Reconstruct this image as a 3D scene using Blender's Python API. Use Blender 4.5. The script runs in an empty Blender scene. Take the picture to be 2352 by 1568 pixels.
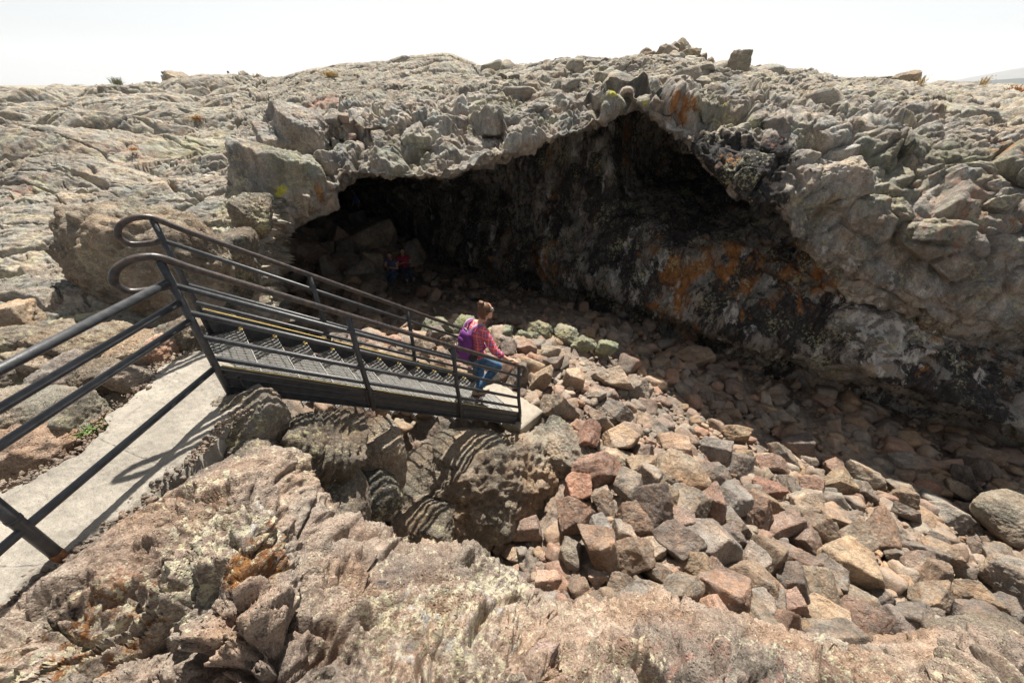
import bpy, bmesh, math, random
import numpy as np
from mathutils import Vector, Matrix, Euler

# ------------------------------------------------------------------ camera, sky, sun
SC = bpy.context.scene
COL = SC.collection
FPX, UC, VC = 882.0, 1176.0, 784.0          # focal length and centre, in a 2352 px wide picture
PITCH = math.radians(33.7)
CAM = np.array([0.0, 0.0, 4.0])
cd = bpy.data.cameras.new('camera')
cam = bpy.data.objects.new('camera', cd)
COL.objects.link(cam)
cam.location = CAM
cam.rotation_euler = (math.pi / 2 - PITCH, 0, 0)
cd.sensor_width = 36.0
cd.lens = 36.0 * FPX / 2352.0
cd.clip_start, cd.clip_end = 0.05, 20000
SC.camera = cam

SUN_EL, SUN_AZ = math.radians(59), math.radians(4)     # azimuth from +Y towards +X
W = bpy.data.worlds.new('World')
SC.world = W
W.use_nodes = True
wn, wl = W.node_tree.nodes, W.node_tree.links
wn.clear()
sky = wn.new('ShaderNodeTexSky')
sky.sky_type = 'NISHITA'
sky.sun_disc = False
sky.sun_elevation = SUN_EL
sky.sun_rotation = SUN_AZ
sky.dust_density = 0.3
sky.air_density = 1.0
sky.ozone_density = 1.0
hs = wn.new('ShaderNodeHueSaturation')
hs.inputs['Saturation'].default_value = 0.16
bg = wn.new('ShaderNodeBackground')
bg.inputs['Strength'].default_value = 0.053
wo = wn.new('ShaderNodeOutputWorld')
wl.new(sky.outputs[0], hs.inputs['Color'])
wl.new(hs.outputs[0], bg.inputs['Color'])
wl.new(bg.outputs[0], wo.inputs['Surface'])
sd = bpy.data.lights.new('sun', 'SUN')
sd.energy = 5.0
sd.angle = math.radians(0.8)
sd.color = (1.0, 0.935, 0.835)
sun = bpy.data.objects.new('sun', sd)
COL.objects.link(sun)
sdir = Vector((math.sin(SUN_AZ) * math.cos(SUN_EL), math.cos(SUN_AZ) * math.cos(SUN_EL), math.sin(SUN_EL)))
sun.rotation_euler = sdir.to_track_quat('Z', 'Y').to_euler()
sun.location = (0, 20, 40)
SC.view_settings.view_transform = 'Standard'
SC.view_settings.look = 'None'
SC.view_settings.exposure = 1.15
SC.view_settings.gamma = 1.0
SC.cycles.max_bounces = 8
SC.cycles.diffuse_bounces = 5
SC.cycles.volume_bounces = 0

# ------------------------------------------------------------------ projection helpers
CP, SP = math.cos(PITCH), math.sin(PITCH)


def ray(u, v):
    u = np.asarray(u, float); v = np.asarray(v, float)
    x = (u - UC) / FPX; y = (VC - v) / FPX
    return np.stack([x, CP + y * SP, -SP + y * CP], -1)


def at_d(u, v, d):
    return CAM + ray(u, v) * np.asarray(d, float)[..., None]


def at_z(u, v, z):
    r = ray(u, v)
    t = (np.asarray(z, float) - CAM[2]) / r[..., 2]
    return CAM + r * t[..., None]


def project(P):
    q = np.asarray(P, float) - CAM
    d = q[..., 1] * CP - q[..., 2] * SP
    y = q[..., 1] * SP + q[..., 2] * CP
    return UC + FPX * q[..., 0] / d, VC - FPX * y / d, d


# ------------------------------------------------------------------ noise
_rg = np.random.default_rng(11)
GRAD = _rg.normal(size=(256, 3)); GRAD /= np.linalg.norm(GRAD, axis=1)[:, None]
RND = _rg.random((4096, 4))


def hsh(i, j, k, seed):
    h = (i.astype(np.uint32) * np.uint32(73856093)) ^ (j.astype(np.uint32) * np.uint32(19349663)) ^ \
        (k.astype(np.uint32) * np.uint32(83492791)) ^ np.uint32((seed * 2654435761) & 0xffffffff)
    h ^= h >> np.uint32(13); h *= np.uint32(1274126177); h ^= h >> np.uint32(16)
    return h


def perlin(P, seed=0):
    I = np.floor(P).astype(np.int64); F = P - I
    U = F * F * F * (F * (F * 6 - 15) + 10)
    out = 0
    for a in (0, 1):
        wa = U[:, 0] if a else 1 - U[:, 0]
        for b in (0, 1):
            wb = U[:, 1] if b else 1 - U[:, 1]
            for c in (0, 1):
                wc = U[:, 2] if c else 1 - U[:, 2]
                g = GRAD[hsh(I[:, 0] + a, I[:, 1] + b, I[:, 2] + c, seed) & np.uint32(255)]
                out = out + wa * wb * wc * (g[:, 0] * (F[:, 0] - a) + g[:, 1] * (F[:, 1] - b) + g[:, 2] * (F[:, 2] - c))
    return out * 1.6


def fbm(P, scale, octaves=4, seed=0, gain=0.5, ridged=False):
    out = 0; amp = 1.0; f = 1.0 / scale
    for o in range(octaves):
        n = perlin(P * f + 17.3 * o, seed + o)
        if ridged:
            n = 1 - 2 * np.abs(n)
        out = out + amp * n; amp *= gain; f *= 2.03
    return out


def worley(P, seed=0):
    I = np.floor(P).astype(np.int64)
    n = len(P)
    f1 = np.full(n, 9.0); f2 = np.full(n, 9.0); ident = np.zeros(n, np.int64); vec = np.zeros((n, 3))
    for a in (-1, 0, 1):
        for b in (-1, 0, 1):
            for c in (-1, 0, 1):
                J = I + (a, b, c)
                h = (hsh(J[:, 0], J[:, 1], J[:, 2], seed) & np.uint32(4095)).astype(np.int64)
                D = P - (J + 0.05 + 0.9 * RND[h, :3])
                d = np.sqrt((D * D).sum(1))
                m = d < f1
                f2 = np.where(m, f1, np.minimum(f2, d))
                ident = np.where(m, h, ident)
                vec[m] = D[m]
                f1 = np.where(m, d, f1)
    return f1, f2, ident, vec


def sstep(x, a, b):
    t = np.clip((x - a) / (b - a), 0, 1)
    return t * t * (3 - 2 * t)


def blocks(P, scale, amp, tilt, crack, seed, width=0.12, stretch=(1, 1, 1), warp=0.25):
    """fractured rock: every cell is pushed in or out, tilted as a plane, and parted by cracks"""
    Q = P / (scale * np.array(stretch))
    Q = Q + warp * np.stack([perlin(Q * 1.3, seed + 50), perlin(Q * 1.3, seed + 51), perlin(Q * 1.3, seed + 52)], 1)
    f1, f2, ident, vec = worley(Q, seed)
    t = (RND[(ident * 7 + seed) % 4096, :3] - .5) * 2
    d = amp * (RND[ident, 3] - .5) * 2 + tilt * scale * (vec * t).sum(1)
    e = sstep(f2 - f1, 0.0, width * 1.9)
    return d * (.15 + .85 * e) - crack * (1 - sstep(f2 - f1, 0.0, width)), ident


def terrace(P, seed, scale=2.6):
    """broad sheets of lava that end in low broken steps"""
    Q = np.stack([P[:, 0] * .42, P[:, 1], P[:, 2]], 1)
    n = fbm(Q, scale, 4, seed, .55) * 4.5 + .35 * fbm(P, .5, 3, seed + 9)
    k = np.floor(n); f = n - k
    n2 = fbm(Q, scale * .35, 4, seed + 20, .55) * 4 + .3 * fbm(P, .2, 3, seed + 29)
    k2 = np.floor(n2); f2 = n2 - k2
    return .16 * (sstep(f, .0, .12) + .25 * f - 1 + .0 * k) + .055 * (sstep(f2, 0, .15) - 1)


def lobes(P, scale, amp, seed, stretch=(1, 1, 1), warp=0.35):
    Q = P / (scale * np.array(stretch))
    Q = Q + warp * np.stack([perlin(Q * .9, seed + 60), perlin(Q * .9, seed + 61), perlin(Q * .9, seed + 62)], 1)
    f1, f2, ident, vec = worley(Q, seed)
    return amp * (sstep(f2 - f1, 0, .55) ** .6 - .6 + .5 * (RND[ident, 3] - .5))


# ------------------------------------------------------------------ objects
def tag(o, label=None, cat=None, group=None, kind=None):
    if label: o['label'] = label
    if cat: o['category'] = cat
    if group: o['group'] = group
    if kind: o['kind'] = kind
    return o


def link(name, me, mat=None, parent=None):
    o = bpy.data.objects.new(name, me)
    COL.objects.link(o)
    if mat is not None and not len(me.materials):
        me.materials.append(mat)
    if parent is not None:
        o.parent = parent
    return o


def empty(name, loc, rz=0.0):
    o = bpy.data.objects.new(name, None)
    COL.objects.link(o)
    o.location = loc; o.rotation_euler = (0, 0, rz)
    o.empty_display_size = 0.2
    return o


def np_mesh(name, V, Fq, smooth=True, attrs=None):
    me = bpy.data.meshes.new(name)
    V = np.ascontiguousarray(V, np.float32); Fq = np.ascontiguousarray(Fq, np.int32)
    k = Fq.shape[1]
    me.vertices.add(len(V)); me.vertices.foreach_set('co', V.ravel())
    me.loops.add(Fq.size); me.loops.foreach_set('vertex_index', Fq.ravel())
    me.polygons.add(len(Fq))
    me.polygons.foreach_set('loop_start', np.arange(0, Fq.size, k, dtype=np.int32))
    me.polygons.foreach_set('loop_total', np.full(len(Fq), k, np.int32))
    me.polygons.foreach_set('use_smooth', np.full(len(Fq), smooth, bool))
    me.update(calc_edges=True)
    for nm, A in (attrs or {}).items():
        at = me.attributes.new(nm, 'FLOAT_COLOR', 'POINT')
        B = np.ones((len(V), 4), np.float32); B[:, :3] = A
        at.data.foreach_set('color', B.ravel())
    return me


def grid_faces(nr, nc):
    i = np.arange(nr * nc).reshape(nr, nc)
    return np.stack([i[:-1, :-1], i[:-1, 1:], i[1:, 1:], i[1:, :-1]], -1).reshape(-1, 4)


def catmull(C, ts):
    """C (n,...) control points, ts positions 0..n-1"""
    n = len(C)
    i = np.clip(np.floor(ts).astype(int), 0, n - 2); f = ts - i
    g = lambda k: C[np.clip(k, 0, n - 1)]
    f = f.reshape((-1,) + (1,) * (C.ndim - 1))
    p0, p1, p2, p3 = g(i - 1), g(i), g(i + 1), g(i + 2)
    m1, m2 = (p2 - p0) * .5 * .8, (p3 - p1) * .5 * .8
    return (2 * f ** 3 - 3 * f ** 2 + 1) * p1 + (f ** 3 - 2 * f ** 2 + f) * m1 + (-2 * f ** 3 + 3 * f ** 2) * p2 + (f ** 3 - f ** 2) * m2


def sheet(C, step, rowscale=None):
    """dense smooth grid from a control grid of points C (rows, cols, 3); returns grid, row parameter"""
    depth = np.maximum(1.2, np.linalg.norm(C - CAM, axis=-1))
    def params(axis):
        D = np.linalg.norm(np.diff(C, axis=axis), axis=-1)
        dm = np.minimum(depth[1:], depth[:-1]) if axis == 0 else np.minimum(depth[:, 1:], depth[:, :-1])
        px = D / dm * FPX
        L = np.percentile(px, 60, axis=1 - axis)
        ts = [np.array([0.0])]
        for k, l in enumerate(L):
            s = step * (rowscale[k] if rowscale is not None and axis == 0 else 1)
            n = int(min(260, max(2, math.ceil(l / s))))
            ts.append(k + np.arange(1, n + 1) / n)
        return np.concatenate(ts)
    tr, tc = params(0), params(1)
    A = catmull(C, tr)
    B = catmull(np.swapaxes(A, 0, 1), tc)
    return np.swapaxes(B, 0, 1), tr, tc


def grid_normals(G, toward=CAM):
    du = np.gradient(G, axis=1); dv = np.gradient(G, axis=0)
    N = np.cross(du, dv)
    N /= np.maximum(1e-9, np.linalg.norm(N, axis=-1))[..., None]
    return N


def rowval(vals, tr, nc):
    return np.repeat(np.interp(tr, np.arange(len(vals)), vals)[:, None], nc, 1).ravel()


_ico = {}


def ico(level):
    if level not in _ico:
        bm = bmesh.new()
        bmesh.ops.create_icosphere(bm, subdivisions=level, radius=1)
        V = np.array([v.co[:] for v in bm.verts]); Fi = np.array([[v.index for v in f.verts] for f in bm.faces])
        bm.free(); _ico[level] = (V / np.linalg.norm(V, axis=1)[:, None], Fi)
    return _ico[level]


def rock_shape(dims, seed, level=4, planes=15, sharp=26.0, boxy=.45, rough=.05, pits=.0, layered=0.0):
    """a broken stone: a ball cut by random planes, its edges a little worn, its faces rough"""
    rg = np.random.default_rng(seed)
    D, Fi = ico(level)
    nrm = rg.normal(size=(planes, 3)); nrm /= np.linalg.norm(nrm, axis=1)[:, None]
    h = rg.uniform(.62, 1.0, planes)
    bx = np.vstack([np.eye(3), -np.eye(3)]) + rg.normal(size=(6, 3)) * .16
    bx /= np.linalg.norm(bx, axis=1)[:, None]
    nrm = np.vstack([nrm, bx]); h = np.concatenate([h, rg.uniform(.70, .86, 6) if boxy else np.ones(6)])
    q = (D @ nrm.T) / h
    q = np.maximum(q, 1e-3)
    r = 1.0 / ((q ** sharp).sum(1) ** (1.0 / sharp))
    V = D * r[:, None]
    V = V / np.abs(V).max(0)
    dims = np.array(dims, float)
    W_ = V * dims
    size = dims.mean()
    o = rg.uniform(-50, 50, 3)
    S = W_ / size + o
    Nn = D / dims; Nn /= np.linalg.norm(Nn, axis=1)[:, None]
    d = rough * size * (.55 * fbm(S, .9, 2, 7, .5) + .55 * fbm(S, .30, 4, 8, .62) + .26 * fbm(S, .07, 2, 14, .6))
    d += .45 * rough * size * np.minimum(0, fbm(S, .42, 4, 9, .5, ridged=True))
    if layered:
        L = S.copy(); L[:, 2] *= 3.2; L[:, :2] *= .45
        d += layered * size * fbm(L, .5, 4, 10, .55, ridged=True)
    if pits:
        f1, _, _, _ = worley(S / .13, 12)
        d -= pits * size * sstep(perlin(S * 1.6, 13), -.1, .3) * (1 - sstep(f1, .12, .4))
    return W_ + Nn * d[:, None], Fi


def pick(P, u, v, rad=14):
    pu, pv, pd = project(P)
    m = (np.hypot(pu - u, pv - v) < rad) & (pd > 0)
    if not m.any():
        q = np.where(pd > 0, np.hypot(pu - u, pv - v), 1e9)
        return P[np.argmin(q)]
    i = np.where(m)[0]
    return P[i[np.argmin(pd[i])]]


_bn = {}


def blobmask(P, spots, seed):
    """soft patches with ragged edges around picked surface points: (u, v, radius in metres, strength)"""
    out = np.zeros(len(P))
    if _bn.get('k') is not P:
        _bn['k'] = P; _bn['n'] = fbm(P, .5, 4, 7, .6)
    n = _bn['n']
    for (u, v, r, s) in spots:
        c = pick(P, u, v)
        d = np.linalg.norm(P - c, axis=1) / r + .45 * n
        out = np.maximum(out, s * (1 - sstep(d, .45, 1.05)))
    return out


# ------------------------------------------------------------------ materials
def mat_new(name):
    m = bpy.data.materials.new(name)
    m.use_nodes = True
    nt = m.node_tree
    return m, nt, nt.nodes['Principled BSDF']


def node(nt, t, **kw):
    n = nt.nodes.new(t)
    for k, v in kw.items():
        setattr(n, k, v)
    return n


def setin(nt, n, k, v):
    if hasattr(v, 'is_output'):
        nt.links.new(v, n.inputs[k])
    else:
        n.inputs[k].default_value = v


def nnoise(nt, vec, scale, detail=6, rough=.6, dist=0.0):
    n = node(nt, 'ShaderNodeTexNoise')
    setin(nt, n, 'Vector', vec); setin(nt, n, 'Scale', scale); setin(nt, n, 'Detail', detail)
    setin(nt, n, 'Roughness', rough); setin(nt, n, 'Distortion', dist)
    return n.outputs['Fac']


def nvor(nt, vec, scale, feature='F1', out='Distance', rnd=1.0):
    n = node(nt, 'ShaderNodeTexVoronoi', feature=feature)
    setin(nt, n, 'Vector', vec); setin(nt, n, 'Scale', scale); setin(nt, n, 'Randomness', rnd)
    return n.outputs[out]


def nramp(nt, fac, stops, interp='LINEAR'):
    n = node(nt, 'ShaderNodeValToRGB')
    n.color_ramp.interpolation = interp
    e = n.color_ramp.elements
    while len(e) < len(stops):
        e.new(0.5)
    for i, (p, c) in enumerate(stops):
        e[i].position = p
        e[i].color = (c, c, c, 1) if isinstance(c, (int, float)) else (c[0], c[1], c[2], 1)
    setin(nt, n, 'Fac', fac)
    return n.outputs['Color']


def nmath(nt, op, a, b=0.0):
    n = node(nt, 'ShaderNodeMath', operation=op)
    setin(nt, n, 0, a); setin(nt, n, 1, b)
    return n.outputs[0]


def nmix(nt, fac, a, b, blend='MIX'):
    n = node(nt, 'ShaderNodeMix', data_type='RGBA', blend_type=blend)
    setin(nt, n, 0, fac)
    for k, v in ((6, a), (7, b)):
        if hasattr(v, 'is_output'):
            nt.links.new(v, n.inputs[k])
        else:
            n.inputs[k].default_value = (v[0], v[1], v[2], 1)
    return n.outputs[2]


def nattr(nt, name):
    a = node(nt, 'ShaderNodeAttribute', attribute_name=name)
    s = node(nt, 'ShaderNodeSeparateColor')
    nt.links.new(a.outputs['Color'], s.inputs[0])
    return s.outputs


def rock_mat(name, dark, mid, light, lichen=(.34, .34, .24), lich_amt=.5, lich_scale=9.0, orange=.3, bump=.5,
             ves=.5, stains=False, per_object=False, streak=None, grain=1.0, tint=None):
    dark, mid, light = [tuple(k * x for x in c) for c, k in ((dark, 1.16), (mid, 1.27), (light, 1.3))]
    lichen = tuple(1.2 * x for x in lichen)
    m, nt, b = mat_new(name)
    if per_object:
        tc = node(nt, 'ShaderNodeTexCoord')
        oi = node(nt, 'ShaderNodeObjectInfo')
        vm = node(nt, 'ShaderNodeVectorMath', operation='ADD')
        nt.links.new(tc.outputs['Object'], vm.inputs[0])
        mm = nmath(nt, 'MULTIPLY', oi.outputs['Random'], 31.0)
        nt.links.new(mm, vm.inputs[1])
        vec = vm.outputs[0]
    else:
        vec = node(nt, 'ShaderNodeNewGeometry').outputs['Position']
    vs = vec
    if streak:
        mp = node(nt, 'ShaderNodeMapping')
        nt.links.new(vec, mp.inputs['Vector'])
        mp.inputs['Rotation'].default_value = streak[1]
        mp.inputs['Scale'].default_value = streak[0]
        vs = mp.outputs[0]
    n1 = nnoise(nt, vs, 1.1, 7, .62, .3)
    n2 = nnoise(nt, vs, 6.5 * grain, 8, .68)
    n3 = nnoise(nt, vec, 34 * grain, 6, .7)
    f = nmath(nt, 'ADD', nmath(nt, 'MULTIPLY', n1, .45), nmath(nt, 'ADD', nmath(nt, 'MULTIPLY', n2, .35), nmath(nt, 'MULTIPLY', n3, .25)))
    col = nramp(nt, f, [(.40, dark), (.515, mid), (.63, light)])
    n4 = nnoise(nt, vec, 95 * grain, 4, .7)
    col = nmix(nt, 1.0, col, nramp(nt, n4, [(.36, .70), (.5, 1.03), (.64, 1.36)]), 'MULTIPLY')
    hue = nnoise(nt, vec, 2.3, 4, .6)
    warm = nramp(nt, hue, [(.33, (.82, .95, 1.02)), (.5, (1, 1, 1)), (.66, (1.13, .99, .85))])
    col = nmix(nt, .8, col, warm, 'MULTIPLY')
    if per_object:
        t = tint or [(0, (1.05, 1.04, 1.0)), (.2, (.72, .73, .76)), (.34, (1.18, .90, .78)), (.42, (1.12, 1.04, .90)), (.55, (.95, .95, .95)),
                     (.66, (.66, .61, .62)), (.76, (1.3, 1.12, .86)), (.86, (.95, .96, .95)), (.94, (1.2, .82, .72)), (1, (1.2, 1.16, 1.08))]
        col = nmix(nt, .85, col, nramp(nt, oi.outputs['Random'], t), 'MULTIPLY')
    if stains:
        a1, a2 = nattr(nt, 'stain_shade_a'), nattr(nt, 'stain_b')
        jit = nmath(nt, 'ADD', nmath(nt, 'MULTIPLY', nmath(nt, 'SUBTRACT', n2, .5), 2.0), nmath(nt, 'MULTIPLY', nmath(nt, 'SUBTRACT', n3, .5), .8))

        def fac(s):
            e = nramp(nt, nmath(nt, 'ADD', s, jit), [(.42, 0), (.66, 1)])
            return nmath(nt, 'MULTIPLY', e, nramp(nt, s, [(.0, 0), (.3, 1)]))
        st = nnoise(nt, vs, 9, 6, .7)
        col = nmix(nt, fac(a1[1]), col, nramp(nt, st, [(.35, (.018, .017, .018)), (.55, (.045, .042, .042)), (.7, (.12, .11, .10))]))  # black channel: dark stains and painted shade
        col = nmix(nt, fac(a1[0]), col, nramp(nt, st, [(.35, (.13, .055, .026)), (.5, (.28, .125, .045)), (.68, (.40, .215, .085))]))
        col = nmix(nt, fac(a1[2]), col, nramp(nt, st, [(.35, (.26, .25, .24)), (.6, (.58, .56, .53))]))
        col = nmix(nt, fac(a2[0]), col, nramp(nt, st, [(.35, (.16, .075, .062)), (.65, (.42, .25, .205))]))
    ln = nnoise(nt, vec, lich_scale, 8, .72)
    lp = nnoise(nt, vec, 1.7, 3, .5)
    lsum = nmath(nt, 'ADD', nmath(nt, 'MULTIPLY', ln, .75), nmath(nt, 'MULTIPLY', lp, .35))
    lm = nramp(nt, lsum, [(.67 - .12 * lich_amt, 0), (.70 - .12 * lich_amt, 1)])
    lc = nramp(nt, nnoise(nt, vec, 21, 3), [(.35, lichen), (.65, (lichen[0] * 1.3, lichen[1] * 1.25, lichen[2] * 1.05))])
    col = nmix(nt, nmath(nt, 'MULTIPLY', lm, .8 * min(1, lich_amt + .3)), col, lc)
    om = nramp(nt, nnoise(nt, vec, 5.2, 9, .75, .4), [(.74 - .09 * orange, 0), (.78 - .09 * orange, 1)])
    col = nmix(nt, nmath(nt, 'MULTIPLY', om, .75), col, (.36, .14, .035))
    if stains:
        gr = nramp(nt, ln, [(.42, 0), (.56, 1)])
        col = nmix(nt, nmath(nt, 'MULTIPLY', a2[1], gr), col, (.20, .24, .08))
        yl = nramp(nt, nnoise(nt, vec, 30, 6, .75), [(.42, 0), (.5, 1)])
        col = nmix(nt, nmath(nt, 'MULTIPLY', a2[2], yl), col, (.50, .46, .04))
    nt.links.new(col, b.inputs['Base Color'])
    b.inputs['Roughness'].default_value = .93
    b.inputs['Specular IOR Level'].default_value = .25
    # relief: grain, vesicles, fine cracks
    h = nmath(nt, 'ADD', nmath(nt, 'MULTIPLY', nnoise(nt, vs, 14 * grain, 9, .7), 1.0), nmath(nt, 'MULTIPLY', n3, .5))
    v1 = nramp(nt, nvor(nt, vec, 38 * grain), [(.0, 0), (.34, 1)])
    vm_ = nramp(nt, nnoise(nt, vec, 3.1, 3), [(.42, 0), (.6, 1)])
    h = nmath(nt, 'ADD', h, nmath(nt, 'MULTIPLY', nmath(nt, 'MULTIPLY', v1, vm_), ves))
    b0 = node(nt, 'ShaderNodeBump')
    b0.inputs['Strength'].default_value = min(1, bump * 1.1)
    b0.inputs['Distance'].default_value = .016 / grain
    nt.links.new(n4, b0.inputs['Height'])
    bp = node(nt, 'ShaderNodeBump')
    nt.links.new(b0.outputs[0], bp.inputs['Normal'])
    bp.inputs['Strength'].default_value = bump
    bp.inputs['Distance'].default_value = .06 / grain
    nt.links.new(h, bp.inputs['Height'])
    nt.links.new(bp.outputs[0], b.inputs['Normal'])
    return m


def plain_mat(name, col, rough=.6, metal=0.0, spec=.5, vary=.0, scale=30.0, bump=0.0, col2=None):
    m, nt, b = mat_new(name)
    if vary or col2:
        vec = node(nt, 'ShaderNodeTexCoord').outputs['Object']
        n = nnoise(nt, vec, scale, 6, .65)
        c2 = col2 or tuple(min(1, c * (1 + vary)) for c in col)
        c1 = col if col2 else tuple(c * (1 - vary) for c in col)
        nt.links.new(nramp(nt, n, [(.38, c1), (.64, c2)]), b.inputs['Base Color'])
        if bump:
            bp = node(nt, 'ShaderNodeBump'); bp.inputs['Strength'].default_value = bump; bp.inputs['Distance'].default_value = .01
            nt.links.new(n, bp.inputs['Height']); nt.links.new(bp.outputs[0], b.inputs['Normal'])
    else:
        b.inputs['Base Color'].default_value = (*col, 1)
    b.inputs['Roughness'].default_value = rough
    b.inputs['Metallic'].default_value = metal
    b.inputs['Specular IOR Level'].default_value = spec
    return m


M = {}
M['plain'] = rock_mat('lava_plain_rock', (.080, .072, .063), (.183, .165, .142), (.305, .277, .237), lichen=(.33, .33, .23), lich_scale=14, lich_amt=.5, orange=.22,
                      bump=.55, stains=True, streak=((.55, 1.5, 1.5), (0, 0, .25)))
M['cave'] = rock_mat('cave_rock', (.080, .072, .066), (.188, .170, .152), (.345, .315, .28), lichen=(.33, .33, .22), lich_scale=16, lich_amt=.5, orange=.2, bump=.65, stains=True, streak=((1.3, 1.3, .42), (0, 0, 0)))
M['fore'] = rock_mat('ledge_rock', (.115, .086, .072), (.265, .205, .165), (.40, .325, .265), lichen=(.47, .455, .36), lich_amt=.62, lich_scale=30, orange=.3,
                     bump=.8, ves=.9, stains=True, streak=((.75, 1.4, 1.2), (0, 0, .7)), grain=1.4)
M['floor'] = rock_mat('pit_floor_gravel', (.10, .080, .066), (.20, .160, .130), (.32, .26, .21), lich_amt=.0, orange=.1, bump=1.0, ves=.4, stains=True, grain=1.5)
M['rock'] = rock_mat('rubble_rock', (.095, .080, .070), (.205, .172, .147), (.34, .29, .245), lich_amt=.15, lich_scale=14, orange=.22, bump=.7, ves=1.1,
                     per_object=True, grain=1.3)
M['boulder'] = rock_mat('boulder_rock', (.11, .095, .078), (.21, .18, .147), (.34, .295, .24), lichen=(.37, .355, .27), lich_amt=.5, lich_scale=18, orange=.3,
                        bump=1.0, ves=.6, per_object=True, grain=1.1, tint=[(0, (1, 1, 1)), (.5, (1.05, .97, .9)), (1, (.95, .97, .96))])
M['greyb'] = rock_mat('grey_lichen_rock', (.055, .050, .044), (.12, .108, .092), (.235, .21, .175), lichen=(.34, .33, .22), lich_amt=.6, lich_scale=26, orange=.8, bump=.8, ves=.5, per_object=True, grain=1.2, tint=[(0, (1, 1, 1)), (1, (1.05, .96, .9))])
M['mossy'] = rock_mat('green_lichen_rock', (.09, .088, .07), (.16, .155, .12), (.25, .24, .18), lichen=(.17, .185, .085), lich_amt=.6, lich_scale=7, orange=.0,
                      bump=.7, per_object=True, tint=[(0, (1, 1, 1)), (1, (.9, 1, .9))])
def concrete(name, lo, hi, crack=True):
    m, nt, b = mat_new(name)
    vec = node(nt, 'ShaderNodeNewGeometry').outputs['Position']
    big, mid, fin = nnoise(nt, vec, 2.2, 5, .6), nnoise(nt, vec, 14, 7, .7), nnoise(nt, vec, 150, 3, .7)
    col = nramp(nt, nmath(nt, 'ADD', nmath(nt, 'MULTIPLY', big, .5), nmath(nt, 'MULTIPLY', mid, .5)), [(.38, lo), (.62, hi)])
    col = nmix(nt, 1.0, col, nramp(nt, fin, [(.34, .62), (.46, 1), (.58, 1), (.68, 1.25)]), 'MULTIPLY')
    sp = nramp(nt, nvor(nt, vec, 55), [(.05, 1), (.14, 0)])
    col = nmix(nt, nmath(nt, 'MULTIPLY', sp, nramp(nt, mid, [(.5, 0), (.62, .8)])), col, (.10, .085, .07))
    h = nmath(nt, 'ADD', mid, nmath(nt, 'MULTIPLY', fin, .7))
    if crack:
        cr = nramp(nt, nmath(nt, 'ADD', nvor(nt, vec, 1.15, 'DISTANCE_TO_EDGE'), nmath(nt, 'MULTIPLY', mid, .03)), [(.014, 0), (.022, 1)])
        h = nmath(nt, 'ADD', h, nmath(nt, 'MULTIPLY', cr, 1.2))
    nt.links.new(col, b.inputs['Base Color'])
    b.inputs['Roughness'].default_value = .92; b.inputs['Specular IOR Level'].default_value = .2
    bp = node(nt, 'ShaderNodeBump'); bp.inputs['Strength'].default_value = .6; bp.inputs['Distance'].default_value = .012
    nt.links.new(h, bp.inputs['Height']); nt.links.new(bp.outputs[0], b.inputs['Normal'])
    return m


M['concrete'] = concrete('path_concrete', (.215, .197, .170), (.335, .308, .266))
M['slab'] = concrete('landing_concrete', (.25, .222, .182), (.37, .335, .28), False)
M['steel'] = plain_mat('black_painted_steel', (.024, .026, .030), .45, spec=.5, col2=(.05, .052, .057), scale=22, bump=.25)
M['worn'] = plain_mat('worn_rail_steel', (.018, .018, .02), .38, spec=.5, col2=(.075, .052, .042), scale=26, bump=.3)
M['rust'] = plain_mat('rusty_steel', (.05, .03, .022), .8, col2=(.28, .12, .045), scale=40, bump=.3)
M['yellow'] = plain_mat('painted_sun_glint', (.62, .45, .12), .6, vary=.25, scale=30)  # yellow colour stands in for sun glinting off the steel edges
M['galv'] = plain_mat('grating_steel', (.26, .255, .24), .5, metal=.0, spec=.6, vary=.35, scale=60)

# ================================================================== LARGE STRUCTURE
# ---- pit floor: a height field through surveyed points, on a grid that thins out with distance
FK = np.array([  # u, v, z
    (1195, 985, -.12), (1330, 960, -.15), (1250, 900, -.25), (950, 990, -.1), (1060, 1010, -.5), (1130, 1100, -.8), (950, 1110, -.6), (1250, 1160, -.5), (760, 960, .2), (860, 1250, -.8), (1050, 1250, -.8), (1200, 1280, -.35),
    (1300, 1400, .0), (1500, 1380, .05), (1300, 1150, -.1), (1450, 1100, -.1), (1400, 900, -.4), (1300, 800, -.65), (1180, 760, -.6), (1500, 950, -.9),
    (1700, 1020, -1.7), (1600, 1200, -.25), (1750, 1250, -.6), (2000, 1200, -1.5), (2250, 1230, -2.0), (1800, 1450, -.15), (2000, 1450, -.6), (2300, 1480, -1.2),
    (2100, 1300, -1.2), (1700, 830, -2.3), (1500, 740, -2.2), (1330, 690, -2.4), (1200, 650, -2.6), (1000, 600, -3.1), (880, 505, -4.2), (920, 650, -2.2),
    (700, 600, -1.8), (640, 560, -2.0), (600, 700, -.9), (750, 770, -.7), (1000, 745, -.75), (2352, 1000, -2.3), (2000, 890, -2.4), (1850, 850, -2.4),
    (2150, 1050, -2.2), (2900, 1150, -2.3), (2900, 1500, -1.6), (1700, 1700, .3), (700, 500, -3.6), (620, 850, .2), (800, 480, -4.3), (450, 900, .6), (2600, 1000, -2.4),
    (1950, 1000, -2.15)])
_P = at_z(FK[:, 0], FK[:, 1], FK[:, 2])
_P = np.vstack([_P, [(-10, 45, -5), (-25, 35, -5), (10, 30, -3), (25, 12, -2.5), (20, 0, -2), (3, -3, .3), (-6, -2, .8), (-5, 4, .3), (-9, 12, -1.5), (14, 20, -3)]])
WB = lambda x, y: np.stack([x * .14, y * .14], -1)
_A = WB(_P[:, 0], _P[:, 1])


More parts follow.
